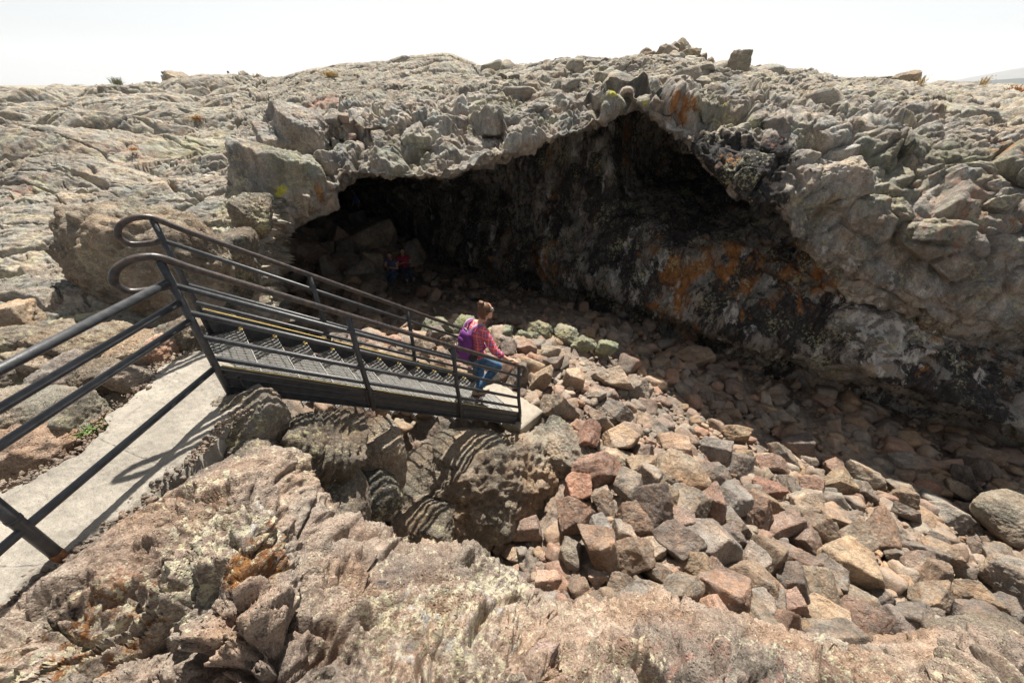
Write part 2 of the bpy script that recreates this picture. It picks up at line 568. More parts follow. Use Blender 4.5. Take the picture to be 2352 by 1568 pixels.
def _tk(a, b):
    r2 = ((a[:, None] - b[None]) ** 2).sum(-1) + 1e-9
    return .5 * r2 * np.log(r2)


_n = len(_P)
_K = np.zeros((_n + 3, _n + 3))
_K[:_n, :_n] = _tk(_A, _A) + np.eye(_n) * .004
_K[:_n, _n] = 1; _K[:_n, _n + 1:] = _A
_K[_n:, :_n] = _K[:_n, _n:].T
_w = np.linalg.solve(_K, np.concatenate([_P[:, 2], np.zeros(3)]))


def floor_h(x, y):
    x = np.asarray(x, float).ravel(); y = np.asarray(y, float).ravel()
    out = np.zeros(len(x))
    for s in range(0, len(x), 60000):
        a = WB(x[s:s + 60000], y[s:s + 60000])
        out[s:s + 60000] = _tk(a, _A) @ _w[:_n] + _w[_n] + a @ _w[_n + 1:]
    return np.clip(out, -6, 1.2)


def floor_at(u, v):
    """where the line of sight through a picture point meets the pit floor"""
    u = np.atleast_1d(np.asarray(u, float)); v = np.atleast_1d(np.asarray(v, float))
    r = ray(u, v)
    t = np.full(len(u), 1.5); done = np.zeros(len(u), bool)
    for _ in range(160):
        P = CAM + r * t[:, None]
        below = P[:, 2] < floor_h(P[:, 0], P[:, 1])
        done |= below
        t = np.where(done, t, t * 1.022)
    lo, hi = t / 1.022, t
    for _ in range(14):
        mid = (lo + hi) / 2
        P = CAM + r * mid[:, None]
        b = P[:, 2] < floor_h(P[:, 0], P[:, 1])
        hi = np.where(b, mid, hi); lo = np.where(b, lo, mid)
    return CAM + r * hi[:, None]


_th = np.radians(np.linspace(-78, 84, 620)); _r = np.geomspace(.9, 46, 560)
TT, RR = np.meshgrid(_th, _r)
X, Y = RR * np.sin(TT), RR * np.cos(TT)
Z = floor_h(X, Y).reshape(X.shape)
G = np.stack([X, Y, Z], -1); P = G.reshape(-1, 3)
far = sstep(P[:, 1], 6, 14)
bd, _ = blocks(P, .30, .09, .5, .05, 301)
bd2, _ = blocks(P, .12, .04, .45, .02, 302)
bd3, _ = blocks(P, .85, .16, .4, .1, 303)
P = P.copy()
P[:, 2] += .45 * (bd + bd2) * (1 - .2 * far) + .5 * bd3 * far + .10 * fbm(P, 1.6, 3, 305) + .02 * fbm(P, .16, 4, 306, .6)
red = blobmask(P, [(1320, 900, 1.0, .5), (1700, 1150, 1.4, .55), (2300, 1350, 1.2, .35)], 5)
blk = .45 * sstep(P[:, 1], 8.5, 12)  # floor turns blacker further into the cave
me = np_mesh('cave_floor', P, grid_faces(*X.shape)[:, ::-1], attrs={'stain_shade_a': np.stack([0 * red, blk, 0 * red], 1), 'stain_b': np.stack([red, 0 * red, 0 * red], 1)})
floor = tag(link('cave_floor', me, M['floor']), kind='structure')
FLOORV = P

# ---- skyline (u, v, distance)
SKY = np.array([(-1500, 230, 40), (-700, 212, 40), (0, 206, 40), (150, 203, 40), (270, 200, 40), (390, 194, 38), (520, 182, 34), (640, 177, 30), (700, 162, 27), (760, 152, 26),
                (850, 146, 25), (900, 142, 24), (960, 124, 23), (1000, 114, 22), (1050, 127, 22), (1100, 148, 22), (1170, 152, 20), (1250, 142, 18), (1300, 137, 17),
                (1400, 136, 16), (1480, 130, 15), (1560, 116, 15), (1650, 148, 15), (1730, 152, 16), (1800, 150, 17), (1900, 168, 20), (2000, 183, 23), (2060, 190, 26),
                (2200, 195, 30), (2352, 197, 30), (2700, 200, 30), (3300, 205, 30)], float)
skyv = lambda u: float(np.interp(u, SKY[:, 0], SKY[:, 1]))
skyd = lambda u: float(np.interp(u, SKY[:, 0], SKY[:, 2]))

# ---- the lava roof over the cave: plain, broken rim, overhang, inner wall
# u | mid v d | rim v d | face v d | lip v d | walltop d | high v d | low v d | edge v d | base v d
ST = [
    (540, 240, 19, 330, 9.5, 470, 8.0, 640, 7.3, 9, 520, 20, 480, 26, 490, 28, 520, 29),
    (600, 238, 18, 320, 9.0, 450, 7.6, 585, 7.1, 9, 500, 22, 490, 27, 495, 29, 520, 30),
    (650, 232, 17, 300, 8.9, 410, 7.7, 515, 7.3, 10, 470, 23, 485, 28, 495, 30, 520, 31),
    (700, 225, 16, 290, 8.9, 390, 7.9, 482, 7.6, 11, 440, 24, 470, 29, 490, 31, 505, 32),
    (770, 215, 15, 280, 9.0, 350, 8.2, 440, 7.8, 12, 425, 24, 460, 29, 490, 31, 505, 32),
    (790, 212, 15, 280, 9.0, 345, 8.3, 400, 8.0, 12, 420, 23, 455, 28, 488, 30, 505, 31),
    (860, 205, 14, 270, 9.1, 340, 8.4, 400, 8.1, 13, 420, 20, 455, 23, 488, 26, 505, 27),
    (1020, 190, 13.5, 255, 9.3, 330, 8.5, 405, 8.0, 13, 440, 17, 500, 18, 565, 17.6, 600, 18.6),
    (1110, 185, 13, 250, 9.3, 312, 8.5, 372, 8.0, 12.5, 440, 15.5, 520, 15.6, 590, 15.3, 632, 16.3),
    (1200, 180, 12.5, 240, 9.1, 290, 8.4, 336, 8.1, 12.2, 430, 13.6, 520, 13.9, 610, 13.6, 655, 14.7),
    (1330, 175, 12, 225, 8.8, 265, 8.3, 303, 8.2, 11.6, 410, 12.0, 520, 12.2, 640, 11.9, 695, 12.9),
    (1400, 172, 11.5, 215, 8.6, 242, 8.2, 268, 8.3, 11.3, 400, 11.4, 520, 11.5, 665, 11.2, 715, 12.1),
    (1440, 170, 11.4, 205, 8.6, 216, 8.3, 226, 8.4, 11.6, 395, 13.0, 520, 11.2, 680, 10.9, 728, 11.8),
    (1500, 170, 11.2, 210, 8.4, 240, 8.1, 266, 8.2, 12.0, 395, 14.6, 520, 10.9, 705, 10.4, 745, 11.4),
    (1580, 185, 11, 225, 8.3, 278, 7.9, 330, 7.8, 12.0, 400, 14.8, 540, 10.3, 730, 9.9, 768, 10.9),
    (1640, 190, 10.8, 235, 8.2, 315, 7.7, 386, 7.6, 11.4, 415, 13.6, 560, 9.9, 752, 9.5, 785, 10.4),
    (1710, 195, 10.6, 245, 8.1, 350, 7.5, 450, 7.3, 10.4, 440, 11.8, 590, 9.5, 770, 9.1, 805, 10.0),
    (1785, 200, 10.5, 255, 8.0, 370, 7.4, 476, 7.2, 9.2, 470, 9.8, 620, 9.0, 795, 8.8, 830, 9.7),
    (1850, 205, 10.4, 260, 7.8, 400, 7.2, 560, 6.95, 8.2, 600, 8.6, 680, 8.5, 815, 8.5, 860, 9.5),
    (1900, 208, 10.3, 265, 7.7, 420, 7.1, 600, 6.9, 7.6, 650, 8.1, 720, 8.1, 828, 8.3, 880, 9.4),
    (2000, 212, 10, 270, 7.5, 450, 6.9, 640, 6.7, 7.1, 690, 7.6, 760, 7.6, 852, 7.9, 905, 9.0),
    (2100, 216, 9.8, 280, 7.3, 480, 6.7, 690, 6.45, 6.9, 720, 7.3, 800, 7.35, 880, 7.6, 935, 8.6),
    (2200, 220, 9.5, 300, 7.0, 520, 6.45, 735, 6.25, 6.8, 762, 7.2, 830, 7.2, 920, 7.35, 965, 8.3),
    (2300, 225, 9.2, 320, 6.8, 540, 6.3, 750, 6.1, 6.7, 790, 7.4, 870, 7.3, 960, 7.2, 1000, 7.9),
    (2352, 228, 9, 330, 6.7, 550, 6.2, 752, 6.0, 6.7, 800, 7.5, 890, 7.4, 990, 7.15, 1025, 7.7),
    (2600, 240, 8.5, 370, 6.3, 600, 5.9, 790, 5.7, 6.4, 850, 7.0, 950, 6.9, 1080, 6.8, 1120, 7.2),
    (3200, 260, 8, 430, 5.8, 700, 5.4, 900, 5.2, 6.0, 960, 6.4, 1080, 6.3, 1230, 6.2, 1280, 6.5)]
cols = []
for s in ST:
    u, mv, md, rv, rd, fv, fd, lv, ld, wtd, hv, hd, wv, wd, ev, ed, bv, bd_ = s
    right = sstep(u, 1780, 1900)
    k = float(sstep(u, 1700, 1950))
    ld += .6 * k; fd -= .12 * k; wtd += .45 * k; hd += .35 * k; wd += .2 * k     # the right rim leans out over its wall
    sk = skyv(u)
    gap = .7 - .45 * right
    rows = [(sk + 26, skyd(u) * 1.5), (sk + 5, skyd(u) * 1.1), (sk, skyd(u)), ((sk + mv) / 2, (skyd(u) + md * 1.4) / 2.4), (mv, md),
            (rv, rd), ((rv + fv) / 2, (rd * .45 + fd * .55)), (fv, fd), ((fv + lv) / 2, (fd + ld) / 2 - .1), (lv, ld),
            (lv - 6 * (1 - right) + 8 * right, ld + gap), (lv - 22 * (1 - right) + 22 * right, wtd), (hv, hd), ((hv + wv) / 2, (hd + wd) / 2), (wv, wd),
            ((wv + ev) / 2, (wd + ed) / 2 - .05), (ev, ed), ((ev + bv) / 2, bd_ - .1), (bv, bd_ + .1), (bv + 45, bd_ + .5)]
    cols.append([at_d(u, v, d) for v, d in rows])
C = np.array(cols).transpose(1, 0, 2)
NRW = C.shape[0]
G, tr, tc = sheet(C, 3.1, [6, 4, 1, .7, .6, .7, .9, .9, .9, .9, 1.5, 2.5] + [1.25] * 7)
nr, nc = G.shape[:2]
N = grid_normals(G).reshape(-1, 3)
P0 = G.reshape(-1, 3)
i0 = np.argmin(np.abs(tr - 7.5)) * nc + nc // 2
if np.dot(N[i0], CAM - P0[i0]) < 0:
    N = -N
T = np.repeat(tr[:, None], nc, 1).ravel()
w_plain = rowval([1, 1, 1, 1, .9, .35] + [0] * (NRW - 6), tr, nc)
w_face = rowval([0, 0, 0, .1, .25, .8, 1, 1, 1, .75, .3, .15] + [.12] * (NRW - 12), tr, nc)
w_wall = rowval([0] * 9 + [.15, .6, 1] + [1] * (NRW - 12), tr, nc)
dist = np.linalg.norm(P0 - CAM, axis=1)
sc_far = np.clip(dist / 12, .8, 2.2)
b1, id1 = blocks(P0, 1.5, .24, .17, .26, 21, .12)
b2, id2 = blocks(P0, .6, .06, .18, .10, 22, .13)
b3, _ = blocks(P0, .2, .03, .35, .025, 23, .15)
lo = lobes(P0, 4.2, .65, 24, (2.2, 1, 1)) + lobes(P0, 1.4, .10, 25, (2.6, 1, 1))
rough = fbm(P0, 1.0, 5, 26)
fine = fbm(P0, .16, 3, 27)
drip = fbm(P0 * np.array([1, 1, .32]), .45, 4, 28, ridged=True)
layer = fbm(P0 * np.array([.35, .35, 1.0]) + .25 * P0[:, [2, 0, 1]] * 0, .5, 4, 29, ridged=True)
ter = terrace(P0, 31)
cr, _ = blocks(P0, 1.6, .0, .05, .30, 33, .07, (2.6, 1, 1), .5)
ter = ter + cr
_pu = project(P0)[0]
top_u = sstep(_pu, 1080, 1300) * (1 - .75 * sstep(_pu, 1850, 2000)) * w_plain        # the right half of the plain is broken rubble
disp = (w_plain * (lo * sc_far * .34 + 1.0 * ter + .05 * rough + .03 * fine + .03 * b3 + .10 * b2) + top_u * (.30 * b1 + .8 * b2) * sc_far * .35
        + w_face * (b1 + b2 + b3 + .13 * rough + .035 * fine)
        + w_wall * (.10 * rough + .05 * drip + .09 * layer + .022 * fine + .35 * b1 * .6 + .25 * b2))
disp *= np.where(T < 2.01, .5, 1)
fade = 1 - .75 * np.exp(-((T - 9) / .55) ** 2)             # keep the traced lip where it is
disp = disp * np.clip(fade, .25, 1) + (1 - fade) * (.6 * b2 + 1.2 * b3 + 1.5 * fine * .05) * (w_face + w_wall)
P = P0 + N * disp[:, None]
frow = (T[grid_faces(nr, nc)[:, 0]] > 4.6)
# fractured blocks that stick out of the broken rim; they belong to the same rock
rg = np.random.default_rng(404)
pu, pv, pd = project(P)
Vs, Fs, ms = [P], [], []
off = len(P)


def chunk(i, r, sc, sink, mi, **k):
    global off
    V, Fi = rock_shape(r * rg.uniform(.75, 1.35, 3) * np.array(sc), int(rg.integers(1e6)), planes=9, sharp=26, **k)
    R_ = np.array(Euler((rg.uniform(-.45, .45), rg.uniform(-.45, .45), rg.uniform(0, 6.28))).to_matrix())
    V = V @ R_.T + P[i] - N[i] * r * sink
    Vs.append(V); Fs.append(Fi + off); off += len(V)
    ms.append(np.full(len(Fi), mi))


zone = np.where((T > np.where(pu > 1150, 5.7, 4.9)) & (T < np.where((pu > 900) & (pu < 1600), 6.8, 7.4)) & (pu > 560) & (pu < 2500))[0]
got = []
for tries in range(5000):
    i = zone[rg.integers(len(zone))]
    r = float(np.clip(np.exp(rg.normal(math.log(.26), .45)), .12, .42))
    if 1300 < pu[i] < 1660:
        continue
    if any(((P[i] - c) ** 2).sum() < (.75 * (r + q)) ** 2 for c, q in got):
        continue
    got.append((P[i], r))
    chunk(i, r, (1.3, 1, .8), .70, 1, level=6 if r > .4 else 5 if r > .2 else 4, rough=.115)
    if len(got) > 100:
        break
for (u, v, r) in ((625, 400, .62), (590, 470, .42), (645, 440, .36), (700, 400, .5), (715, 435, .34), (760, 360, .5), (575, 380, .5), (620, 320, .5), (560, 470, .5), (690, 320, .55)):
    q = np.where(np.hypot(pu - u, pv - v) < 16)[0]
    i = q[np.argmin(pd[q])]
    chunk(i, r, (1.1, 1, 1), .5, 1, level=6, rough=.12)
zone = np.where((T > 2.3) & (T < 5.2) & (pu > 1120) & (pu < 1950))[0]
for tries in range(230):
    i = zone[rg.integers(len(zone))]
    r = float(np.clip(np.exp(rg.normal(math.log(.12), .5)), .05, .30)) * pd[i] / 9
    chunk(i, r, (1.2, 1, .7), .2, 0, level=3, rough=.08)
P = np.concatenate(Vs)
w_wall = np.concatenate([w_wall, np.zeros(len(P) - len(w_wall))])
B = lambda spots, s: blobmask(P, spots, s)
org = B([(1560, 620, .9, .9), (1720, 610, 1.1, .95), (1860, 640, .8, .8), (1530, 690, .7, .9), (1600, 560, .7, .7), (1240, 620, 1.1, .7), (1150, 560, 1.2, .5), (1600, 270, .5, .75),
         (1460, 310, .8, .5), (1660, 350, .4, .5), (2180, 780, .5, .5), (2300, 830, .8, .5), (2090, 760, .4, .6), (752, 448, .4, .55), (700, 470, .35, .45), (1560, 240, .4, .8), (1330, 380, 1.0, .4),
         (2330, 520, .5, .5), (1480, 560, .6, .5), (1780, 690, .5, .5), (2270, 300, .6, .35), (2320, 330, .5, .6)], 71)
blk = np.maximum(w_wall * ((.50 - .22 * sstep(project(P)[0], 1650, 1950)) + .35 * sstep(fbm(P * np.array([1, 1, .5]), 1.3, 4, 78), -.15, .5)), B([(1690, 360, 1.3, .97), (1730, 430, 1.0, .97), (1640, 330, .6, .9), (1820, 740, .9, .9), (1900, 690, .6, .9), (1540, 640, .5, .9), (1580, 380, 1.3, .95), (1350, 480, .5, .9),  # black stains, plus cave shade painted into the inner wall colour
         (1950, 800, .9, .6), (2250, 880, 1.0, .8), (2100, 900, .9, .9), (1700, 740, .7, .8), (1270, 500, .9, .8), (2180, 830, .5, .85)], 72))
pal = B([(1960, 720, .65, 1), (2020, 760, .6, 1), (1930, 690, .4, .8), (2080, 800, .6, .9), (1900, 620, .6, .6), (2080, 650, .7, .55), (1000, 330, .6, .5), (1130, 320, .6, .5), (2010, 830, .4, .8), (1850, 560, .4, .6),
         (1500, 500, .4, .5), (1460, 640, .4, .45), (1690, 650, .5, .45), (2150, 780, .4, .6)], 73)
Qv = P / .42 + .35 * np.stack([perlin(P * 3, 1), perlin(P * 3, 2), perlin(P * 3, 3)], 1)
vf1, vf2, _, _ = worley(Qv, 74)
veins = 1 - sstep(vf2 - vf1, .02, .16)
pal = np.maximum(pal * (.42 + .58 * veins), .55 * w_wall * sstep(fbm(P * np.array([1, 1, .25]), .5, 4, 79), .25, .7))
org = np.maximum(org, .55 * w_wall * sstep(fbm(P * np.array([1, 1, .45]), 1.1, 4, 80), .2, .6))
red = B([(720, 230, 1.3, .9), (800, 260, .8, .6), (1270, 215, .8, .4), (1660, 260, .7, .5), (1790, 290, .5, .6), (2180, 470, 1.2, .7), (2000, 430, .8, .4), (2260, 540, .8, .5), (1760, 300, .4, .6), (2240, 430, .6, .5)], 75)
grn = B([(700, 380, .8, .5), (930, 350, .8, .5), (1660, 230, .8, .4), (1150, 220, .8, .4), (2050, 400, 1.0, .5), (2200, 360, .9, .5), (2150, 490, .7, .4)], 76)
yel = B([(650, 420, .09, 1), (649, 438, .10, 1), (647, 456, .10, 1), (643, 474, .09, 1), (640, 488, .08, 1), (1395, 212, .15, 1), (1665, 238, .08, 1), (1470, 240, .08, 1)], 77)
stk = sstep(fbm(P * np.array([1, 1, .35]), .42, 4, 93), -.25, .35)
org *= .45 + .55 * stk; red *= .6; grn *= .55
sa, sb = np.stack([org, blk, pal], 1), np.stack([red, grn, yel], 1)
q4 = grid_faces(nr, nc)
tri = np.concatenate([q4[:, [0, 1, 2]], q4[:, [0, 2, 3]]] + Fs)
me = np_mesh('cave_rock', P, tri, attrs={'stain_shade_a': sa, 'stain_b': sb})
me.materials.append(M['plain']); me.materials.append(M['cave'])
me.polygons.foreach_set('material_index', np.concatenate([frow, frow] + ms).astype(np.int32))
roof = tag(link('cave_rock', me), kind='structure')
ROOFV = P

# ---- the lava slope on the left, falling from the plain to the path
cols = []
LS = [  # u, list of (v, d)
    (-1500, [(330, 11), (420, 6.5), (560, 4.6), (760, 3.2), (1000, 2.35), (1300, 1.8), (1700, 1.3)]),
    (-600, [(300, 14), (370, 8.2), (480, 6.0), (620, 4.5), (800, 3.3), (1060, 2.33), (1500, 1.55)]),
    (0, [(262, 17), (330, 9.2), (440, 6.6), (560, 5.1), (720, 3.85), (1090, 2.42), (1400, 1.80)]),
    (150, [(262, 17), (338, 9.2), (440, 6.7), (555, 5.2), (710, 4.0), (1040, 2.52), (1300, 1.95)]),
    (300, [(258, 17), (340, 9.3), (440, 6.8), (545, 5.3), (690, 4.2), (905, 2.90), (1160, 2.2)]),
    (430, [(255, 17), (330, 9.6), (430, 6.9), (530, 5.5), (680, 4.5), (820, 3.30), (1050, 2.45)]),
    (500, [(252, 17), (325, 9.6), (425, 6.9), (520, 5.6), (680, 4.8), (815, 3.5), (960, 2.75)]),
    (545, [(250, 17), (320, 9.6), (425, 6.9), (520, 5.8), (690, 5.0), (830, 4.1), (930, 3.3)]),
    (585, [(248, 17), (315, 9.6), (425, 7.0), (520, 6.1), (700, 5.4), (860, 4.6), (960, 3.9)])]
for u, r in LS:
    sk = skyv(u)
    rows = [(sk + 22, 62), (sk + 3, 44), (sk, skyd(u)), ((sk + r[0][0]) / 2, 24)] + r
    cols.append([at_d(u, v, d) for v, d in rows])
last = np.array(cols[-1])
for dx, dy, dz, m in ((-.28, .5, -.25, 1.0), (-.72, 1.1, -.9, 1.0), (-1.75, 2.6, -2.2, 1.0)):   # the side that falls into the cave mouth
    k = np.clip(np.arange(len(last)) - 4.0, 0, 3)[:, None] / 3
    cols.append(list(last + k * np.array([dx, dy, dz]) + (1 - k) * np.array([.75 + dx * .2, 0, -.1])))
C = np.array(cols).transpose(1, 0, 2)
G, tr, tc = sheet(C, 2.6, [8, 5, 1, 1, 1, 1, 1, 1, 1, 2])
nr, nc = G.shape[:2]
N = grid_normals(G).reshape(-1, 3)
P0 = G.reshape(-1, 3)
N = np.where((N[:, 2] < 0)[:, None], -N, N) if np.mean(N[:, 2] < 0) > .5 else N
T = np.repeat(tr[:, None], nc, 1).ravel(); TC = np.repeat(tc[None], nr, 0).ravel()
dist = np.linalg.norm(P0 - CAM, axis=1)
sf = np.clip(dist / 7, .6, 3)
lo = lobes(P0, 3.4, .50, 41, (2.4, 1, 1)) + lobes(P0, .95, .12, 42, (2.6, 1, 1)) * (1 - sstep(dist, 4.5, 7.5))
R2 = np.stack([P0[:, 0] * .35 + .3 * P0[:, 1], P0[:, 1] * 1.0 - .25 * P0[:, 0], P0[:, 2]], 1)
ropes = fbm(R2 + .25 * np.stack([perlin(P0 * .9, 1), perlin(P0 * .9, 2), perlin(P0 * .9, 3)], 1), .42, 4, 43, .55, ridged=True)
edge = sstep(TC, 5.5, 8.2)
b1, _ = blocks(P0, .55, .14, .5, .10, 44)
b2, _ = blocks(P0, .22, .04, .45, .04, 45)
cr, _ = blocks(P0, 1.1, .0, .1, .26, 46, .07, (2.8, 1, 1), .5)
cr2, _ = blocks(P0, .42, .0, .05, .10, 52, .07, (2.4, 1, 1), .5)

fine = fbm(P0, .11, 4, 47)
flat = 1 - .85 * sstep(T, 8.3, 9.0)
disp = (lo * np.clip(sf, .6, 2.2) * (1 - .5 * edge) + .40 * terrace(P0, 48, 2.0) * np.clip(sf, .7, 1.6) + .045 * ropes + .025 * fbm(P0, .5, 5, 49) + cr * .8 + .10 * b2 + .02 * fine + edge * (b1 + .6 * b2)) * flat
disp -= .12 * sstep(T, 8.4, 9.0)
disp *= np.where(T < 2.01, .4, 1)
P = P0 + N * disp[:, None]
B = lambda spots, s: blobmask(P, spots, s)
red = B([(330, 350, .9, .55), (280, 330, .6, .5), (400, 380, .7, .5), (60, 420, .5, .6), (200, 480, .5, .4), (150, 820, .5, .5), (260, 830, .4, .6)], 81)
org = B([(205, 288, .2, .5), (70, 330, .4, .35), (160, 345, .3, .3), (20, 340, .4, .3), (330, 560, .2, .5), (235, 800, .3, .5), (540, 380, .3, .4)], 82)
grn = B([(430, 320, 1.0, .3), (520, 300, 1.0, .25), (570, 450, .6, .3), (480, 340, .7, .25)], 83)
org *= .7; red *= .7
z0 = np.zeros(len(P))
me = np_mesh('lava_slope', P, grid_faces(nr, nc), attrs={'stain_shade_a': np.stack([org, z0, z0], 1), 'stain_b': np.stack([red, grn, z0], 1)})
slope = tag(link('lava_slope', me, M['plain']), kind='structure')
SLOPEV = P

# ---- the ledge in front, under the photographer
LG = [  # u, silhouette v, d ; height of the rock halfway and at the bottom of the picture
    (-700, 1700, 1.25, 2.15, 2.2), (-250, 1560, 1.45, 2.15, 2.2), (0, 1400, 1.66, 2.2, 2.3), (70, 1345, 1.74, 2.22, 2.3), (150, 1292, 1.83, 2.25, 2.32), (300, 1190, 2.0, 2.28, 2.3), (420, 1118, 2.13, 2.3, 2.3),
    (500, 1085, 2.15, 2.28, 2.35), (590, 1080, 2.12, 2.25, 2.35), (640, 1150, 2.1, 2.2, 2.35), (695, 1240, 2.05, 2.15, 2.33), (760, 1236, 2.12, 2.1, 2.3), (860, 1262, 2.13, 2.05, 2.3), (900, 1300, 2.05, 2.05, 2.3),
    (1040, 1290, 2.1, 2.05, 2.3), (1120, 1340, 2.02, 2.1, 2.3), (1200, 1408, 1.93, 2.1, 2.3), (1250, 1456, 1.88, 2.05, 2.3), (1300, 1446, 2.05, 1.85, 2.1), (1420, 1424, 2.12, 1.75, 2.0), (1550, 1430, 2.12, 1.7, 1.95),
    (1610, 1452, 2.05, 1.7, 1.95), (1720, 1490, 2.04, 1.62, 1.9), (1900, 1520, 2.02, 1.55, 1.85), (2050, 1558, 1.95, 1.5, 1.8), (2120, 1590, 1.95, 1.4, 1.75), (2180, 1560, 2.05, 1.3, 1.7), (2260, 1535, 2.1, 1.25, 1.7),
    (2352, 1530, 2.1, 1.25, 1.7), (2700, 1560, 2.1, 1.2, 1.6), (3200, 1700, 1.9, 1.2, 1.6)]
cols = []
for u, sv, dd, zm, zb in LG:
    s = at_d(u, sv, dd)
    vb = max(1600, sv + 90)
    b = at_z(u, vb, zb)
    low = at_z(u, vb + 500, zb - .05)
    f1 = s + np.array([.02, .16, -.10]); f2 = s + np.array([.03, .30, -.55]); f3 = s + np.array([0, .25, -1.6]); f4 = s + np.array([0, .2, -2.8])
    mids = []
    for k in (.33, .66, .88):
        m = at_z(u, sv + (vb - sv) * (1 - k), zb)
        lin = b * (1 - k) + s * k
        mm = lin.copy(); mm[2] += .10 * math.sin(math.pi * k)
        mids.append(mm)
    cols.append([low, b] + mids + [s, f1, f2, f3, f4])
C = np.array(cols).transpose(1, 0, 2)
G, tr, tc = sheet(C, 2.4, [6, 1, 1, 1, 1, 2, 2, 4, 8])
nr, nc = G.shape[:2]
N = grid_normals(G).reshape(-1, 3)
P0 = G.reshape(-1, 3)
if N[np.argmin(np.abs(tr - 2.5)) * nc + nc // 2, 2] < 0:
    N = -N
T = np.repeat(tr[:, None], nc, 1).ravel(); TC = np.repeat(tc[None], nr, 0).ravel()
ang = .75
Q = np.stack([(P0[:, 0] * math.cos(ang) + P0[:, 1] * math.sin(ang)) * .3, -P0[:, 0] * math.sin(ang) + P0[:, 1] * math.cos(ang), P0[:, 2]], 1)
Q = Q + .10 * np.stack([perlin(P0 * 2, 4), perlin(P0 * 2, 5), perlin(P0 * 2, 6)], 1)
ropes = fbm(Q, .16, 5, 61, .55, ridged=True)
b1, _ = blocks(P0, .62, .10, .34, .07, 62, .10, (1.3, 1, 1), .4)
b2, _ = blocks(P0, .23, .030, .42, .025, 63, .08, (1.4, 1, 1), .4)
b3, _ = blocks(P0, .08, .008, .4, .006, 64)
step = np.round(fbm(Q, .55, 3, 65) * 4) / 4
ck, _ = blocks(Q * np.array([1, 1, 1]), .34, .0, .05, .055, 77, .10, (1, 1, 1), .5)
disp = b1 + b2 + b3 + .034 * ropes + .05 * fbm(P0, .5, 4, 66) + 1.0 * ck + .022 * fbm(P0, .12, 4, 70, .6) + .05 * step + .008 * fbm(P0, .04, 3, 67)
f1, f2, _, _ = worley(P0 / .045, 68)
ves = sstep(perlin(P0 * 2.4, 69), .05, .35)
disp -= .012 * ves * (1 - sstep(f1, .15, .38))
keep = 1 - .8 * np.exp(-((T - 5) / .8) ** 2)
disp *= np.clip(keep, .2, 1)
disp = np.where((disp > 0) & (T > 1.6), disp * (1 - .8 * sstep(T, 1.6, 3.4)), disp)
ropes2 = fbm(Q, .065, 3, 162, .6, ridged=True)
disp += (.013 * (ropes - .3) + .004 * ropes2 + .016 * fbm(P0, .10, 5, 170, .65) + .8 * np.minimum(0, ck) + .5 * b3) * (1 - .6 * np.exp(-((T - 5) / .3) ** 2)) * (1 - .7 * (1 - sstep(TC, 4.0, 6.5)) * sstep(T, 3.5, 4.8))
P = P0 + N * disp[:, None]
B = lambda spots, s: blobmask(P, spots, s)
org = B([(615, 1260, .22, 1), (580, 1290, .16, 1), (640, 1230, .12, .9), (260, 1450, .25, .7), (180, 1440, .2, .8), (30, 1490, .2, .7), (300, 1420, .15, .6), (430, 1135, .05, .8), (740, 1490, .12, .5), (1100, 1510, .2, .4)], 84)
blk = B([(130, 1410, .2, .6), (210, 1400, .15, .5), (880, 1330, .1, .4)], 85)  # shade of the ledge's dark recesses, painted black into the rock
pal = B([(1100, 1420, .45, .5), (1000, 1380, .4, .4), (560, 1190, .3, .45), (950, 1480, .4, .35)], 86)
red = B([(1500, 1480, .8, .6), (1750, 1530, .8, .55), (1400, 1540, .6, .6), (1650, 1500, .6, .6), (1900, 1560, .5, .5), (560, 1380, .4, .35), (350, 1380, .35, .4), (1250, 1380, .25, .5), (2000, 1550, .4, .5), (820, 1400, .3, .3)], 87)
org *= .62; red *= .6; pal *= .8
z0 = np.zeros(len(P))
me = np_mesh('rock_ledge', P, grid_faces(nr, nc), attrs={'stain_shade_a': np.stack([org, blk, pal], 1), 'stain_b': np.stack([red, z0, z0], 1)})
ledge = tag(link('rock_ledge', me, M['fore']), kind='structure')
LEDGEV = P

# ---- far ground and hills
V, Fc = [], []
n = 128
rad = [42, 60, 90, 150, 300, 700, 1500, 3000, 5000]
V = np.array([(r * math.sin(a), r * math.cos(a), 2.6 + min(.9, (r - 42) / 200)) for r in rad for a in np.linspace(0, 2 * math.pi, n, endpoint=False)])
V[:, 2] += np.where(np.hypot(V[:, 0], V[:, 1]) < 400, .25, 0) * perlin(V * .02, 9)
i = np.arange(len(rad) * n).reshape(len(rad), n); j = np.roll(i, -1, 1)
F4 = np.stack([i[:-1], j[:-1], j[1:], i[1:]], -1).reshape(-1, 4)
z3 = np.zeros((len(V), 3))
ground = tag(link('ground', np_mesh('ground', V, F4[:, ::-1], attrs={'stain_shade_a': z3, 'stain_b': z3}), M['plain']), kind='structure')


def MBX(a, b):
    V = [(x, y, z) for x in (a[0], b[0]) for y in (a[1], b[1]) for z in (a[2], b[2])]
    me = bpy.data.meshes.new('haze')
    me.from_pydata(V, [], [(0, 1, 3, 2), (4, 6, 7, 5), (0, 4, 5, 1), (2, 3, 7, 6), (0, 2, 6, 4), (1, 5, 7, 3)])
    return me


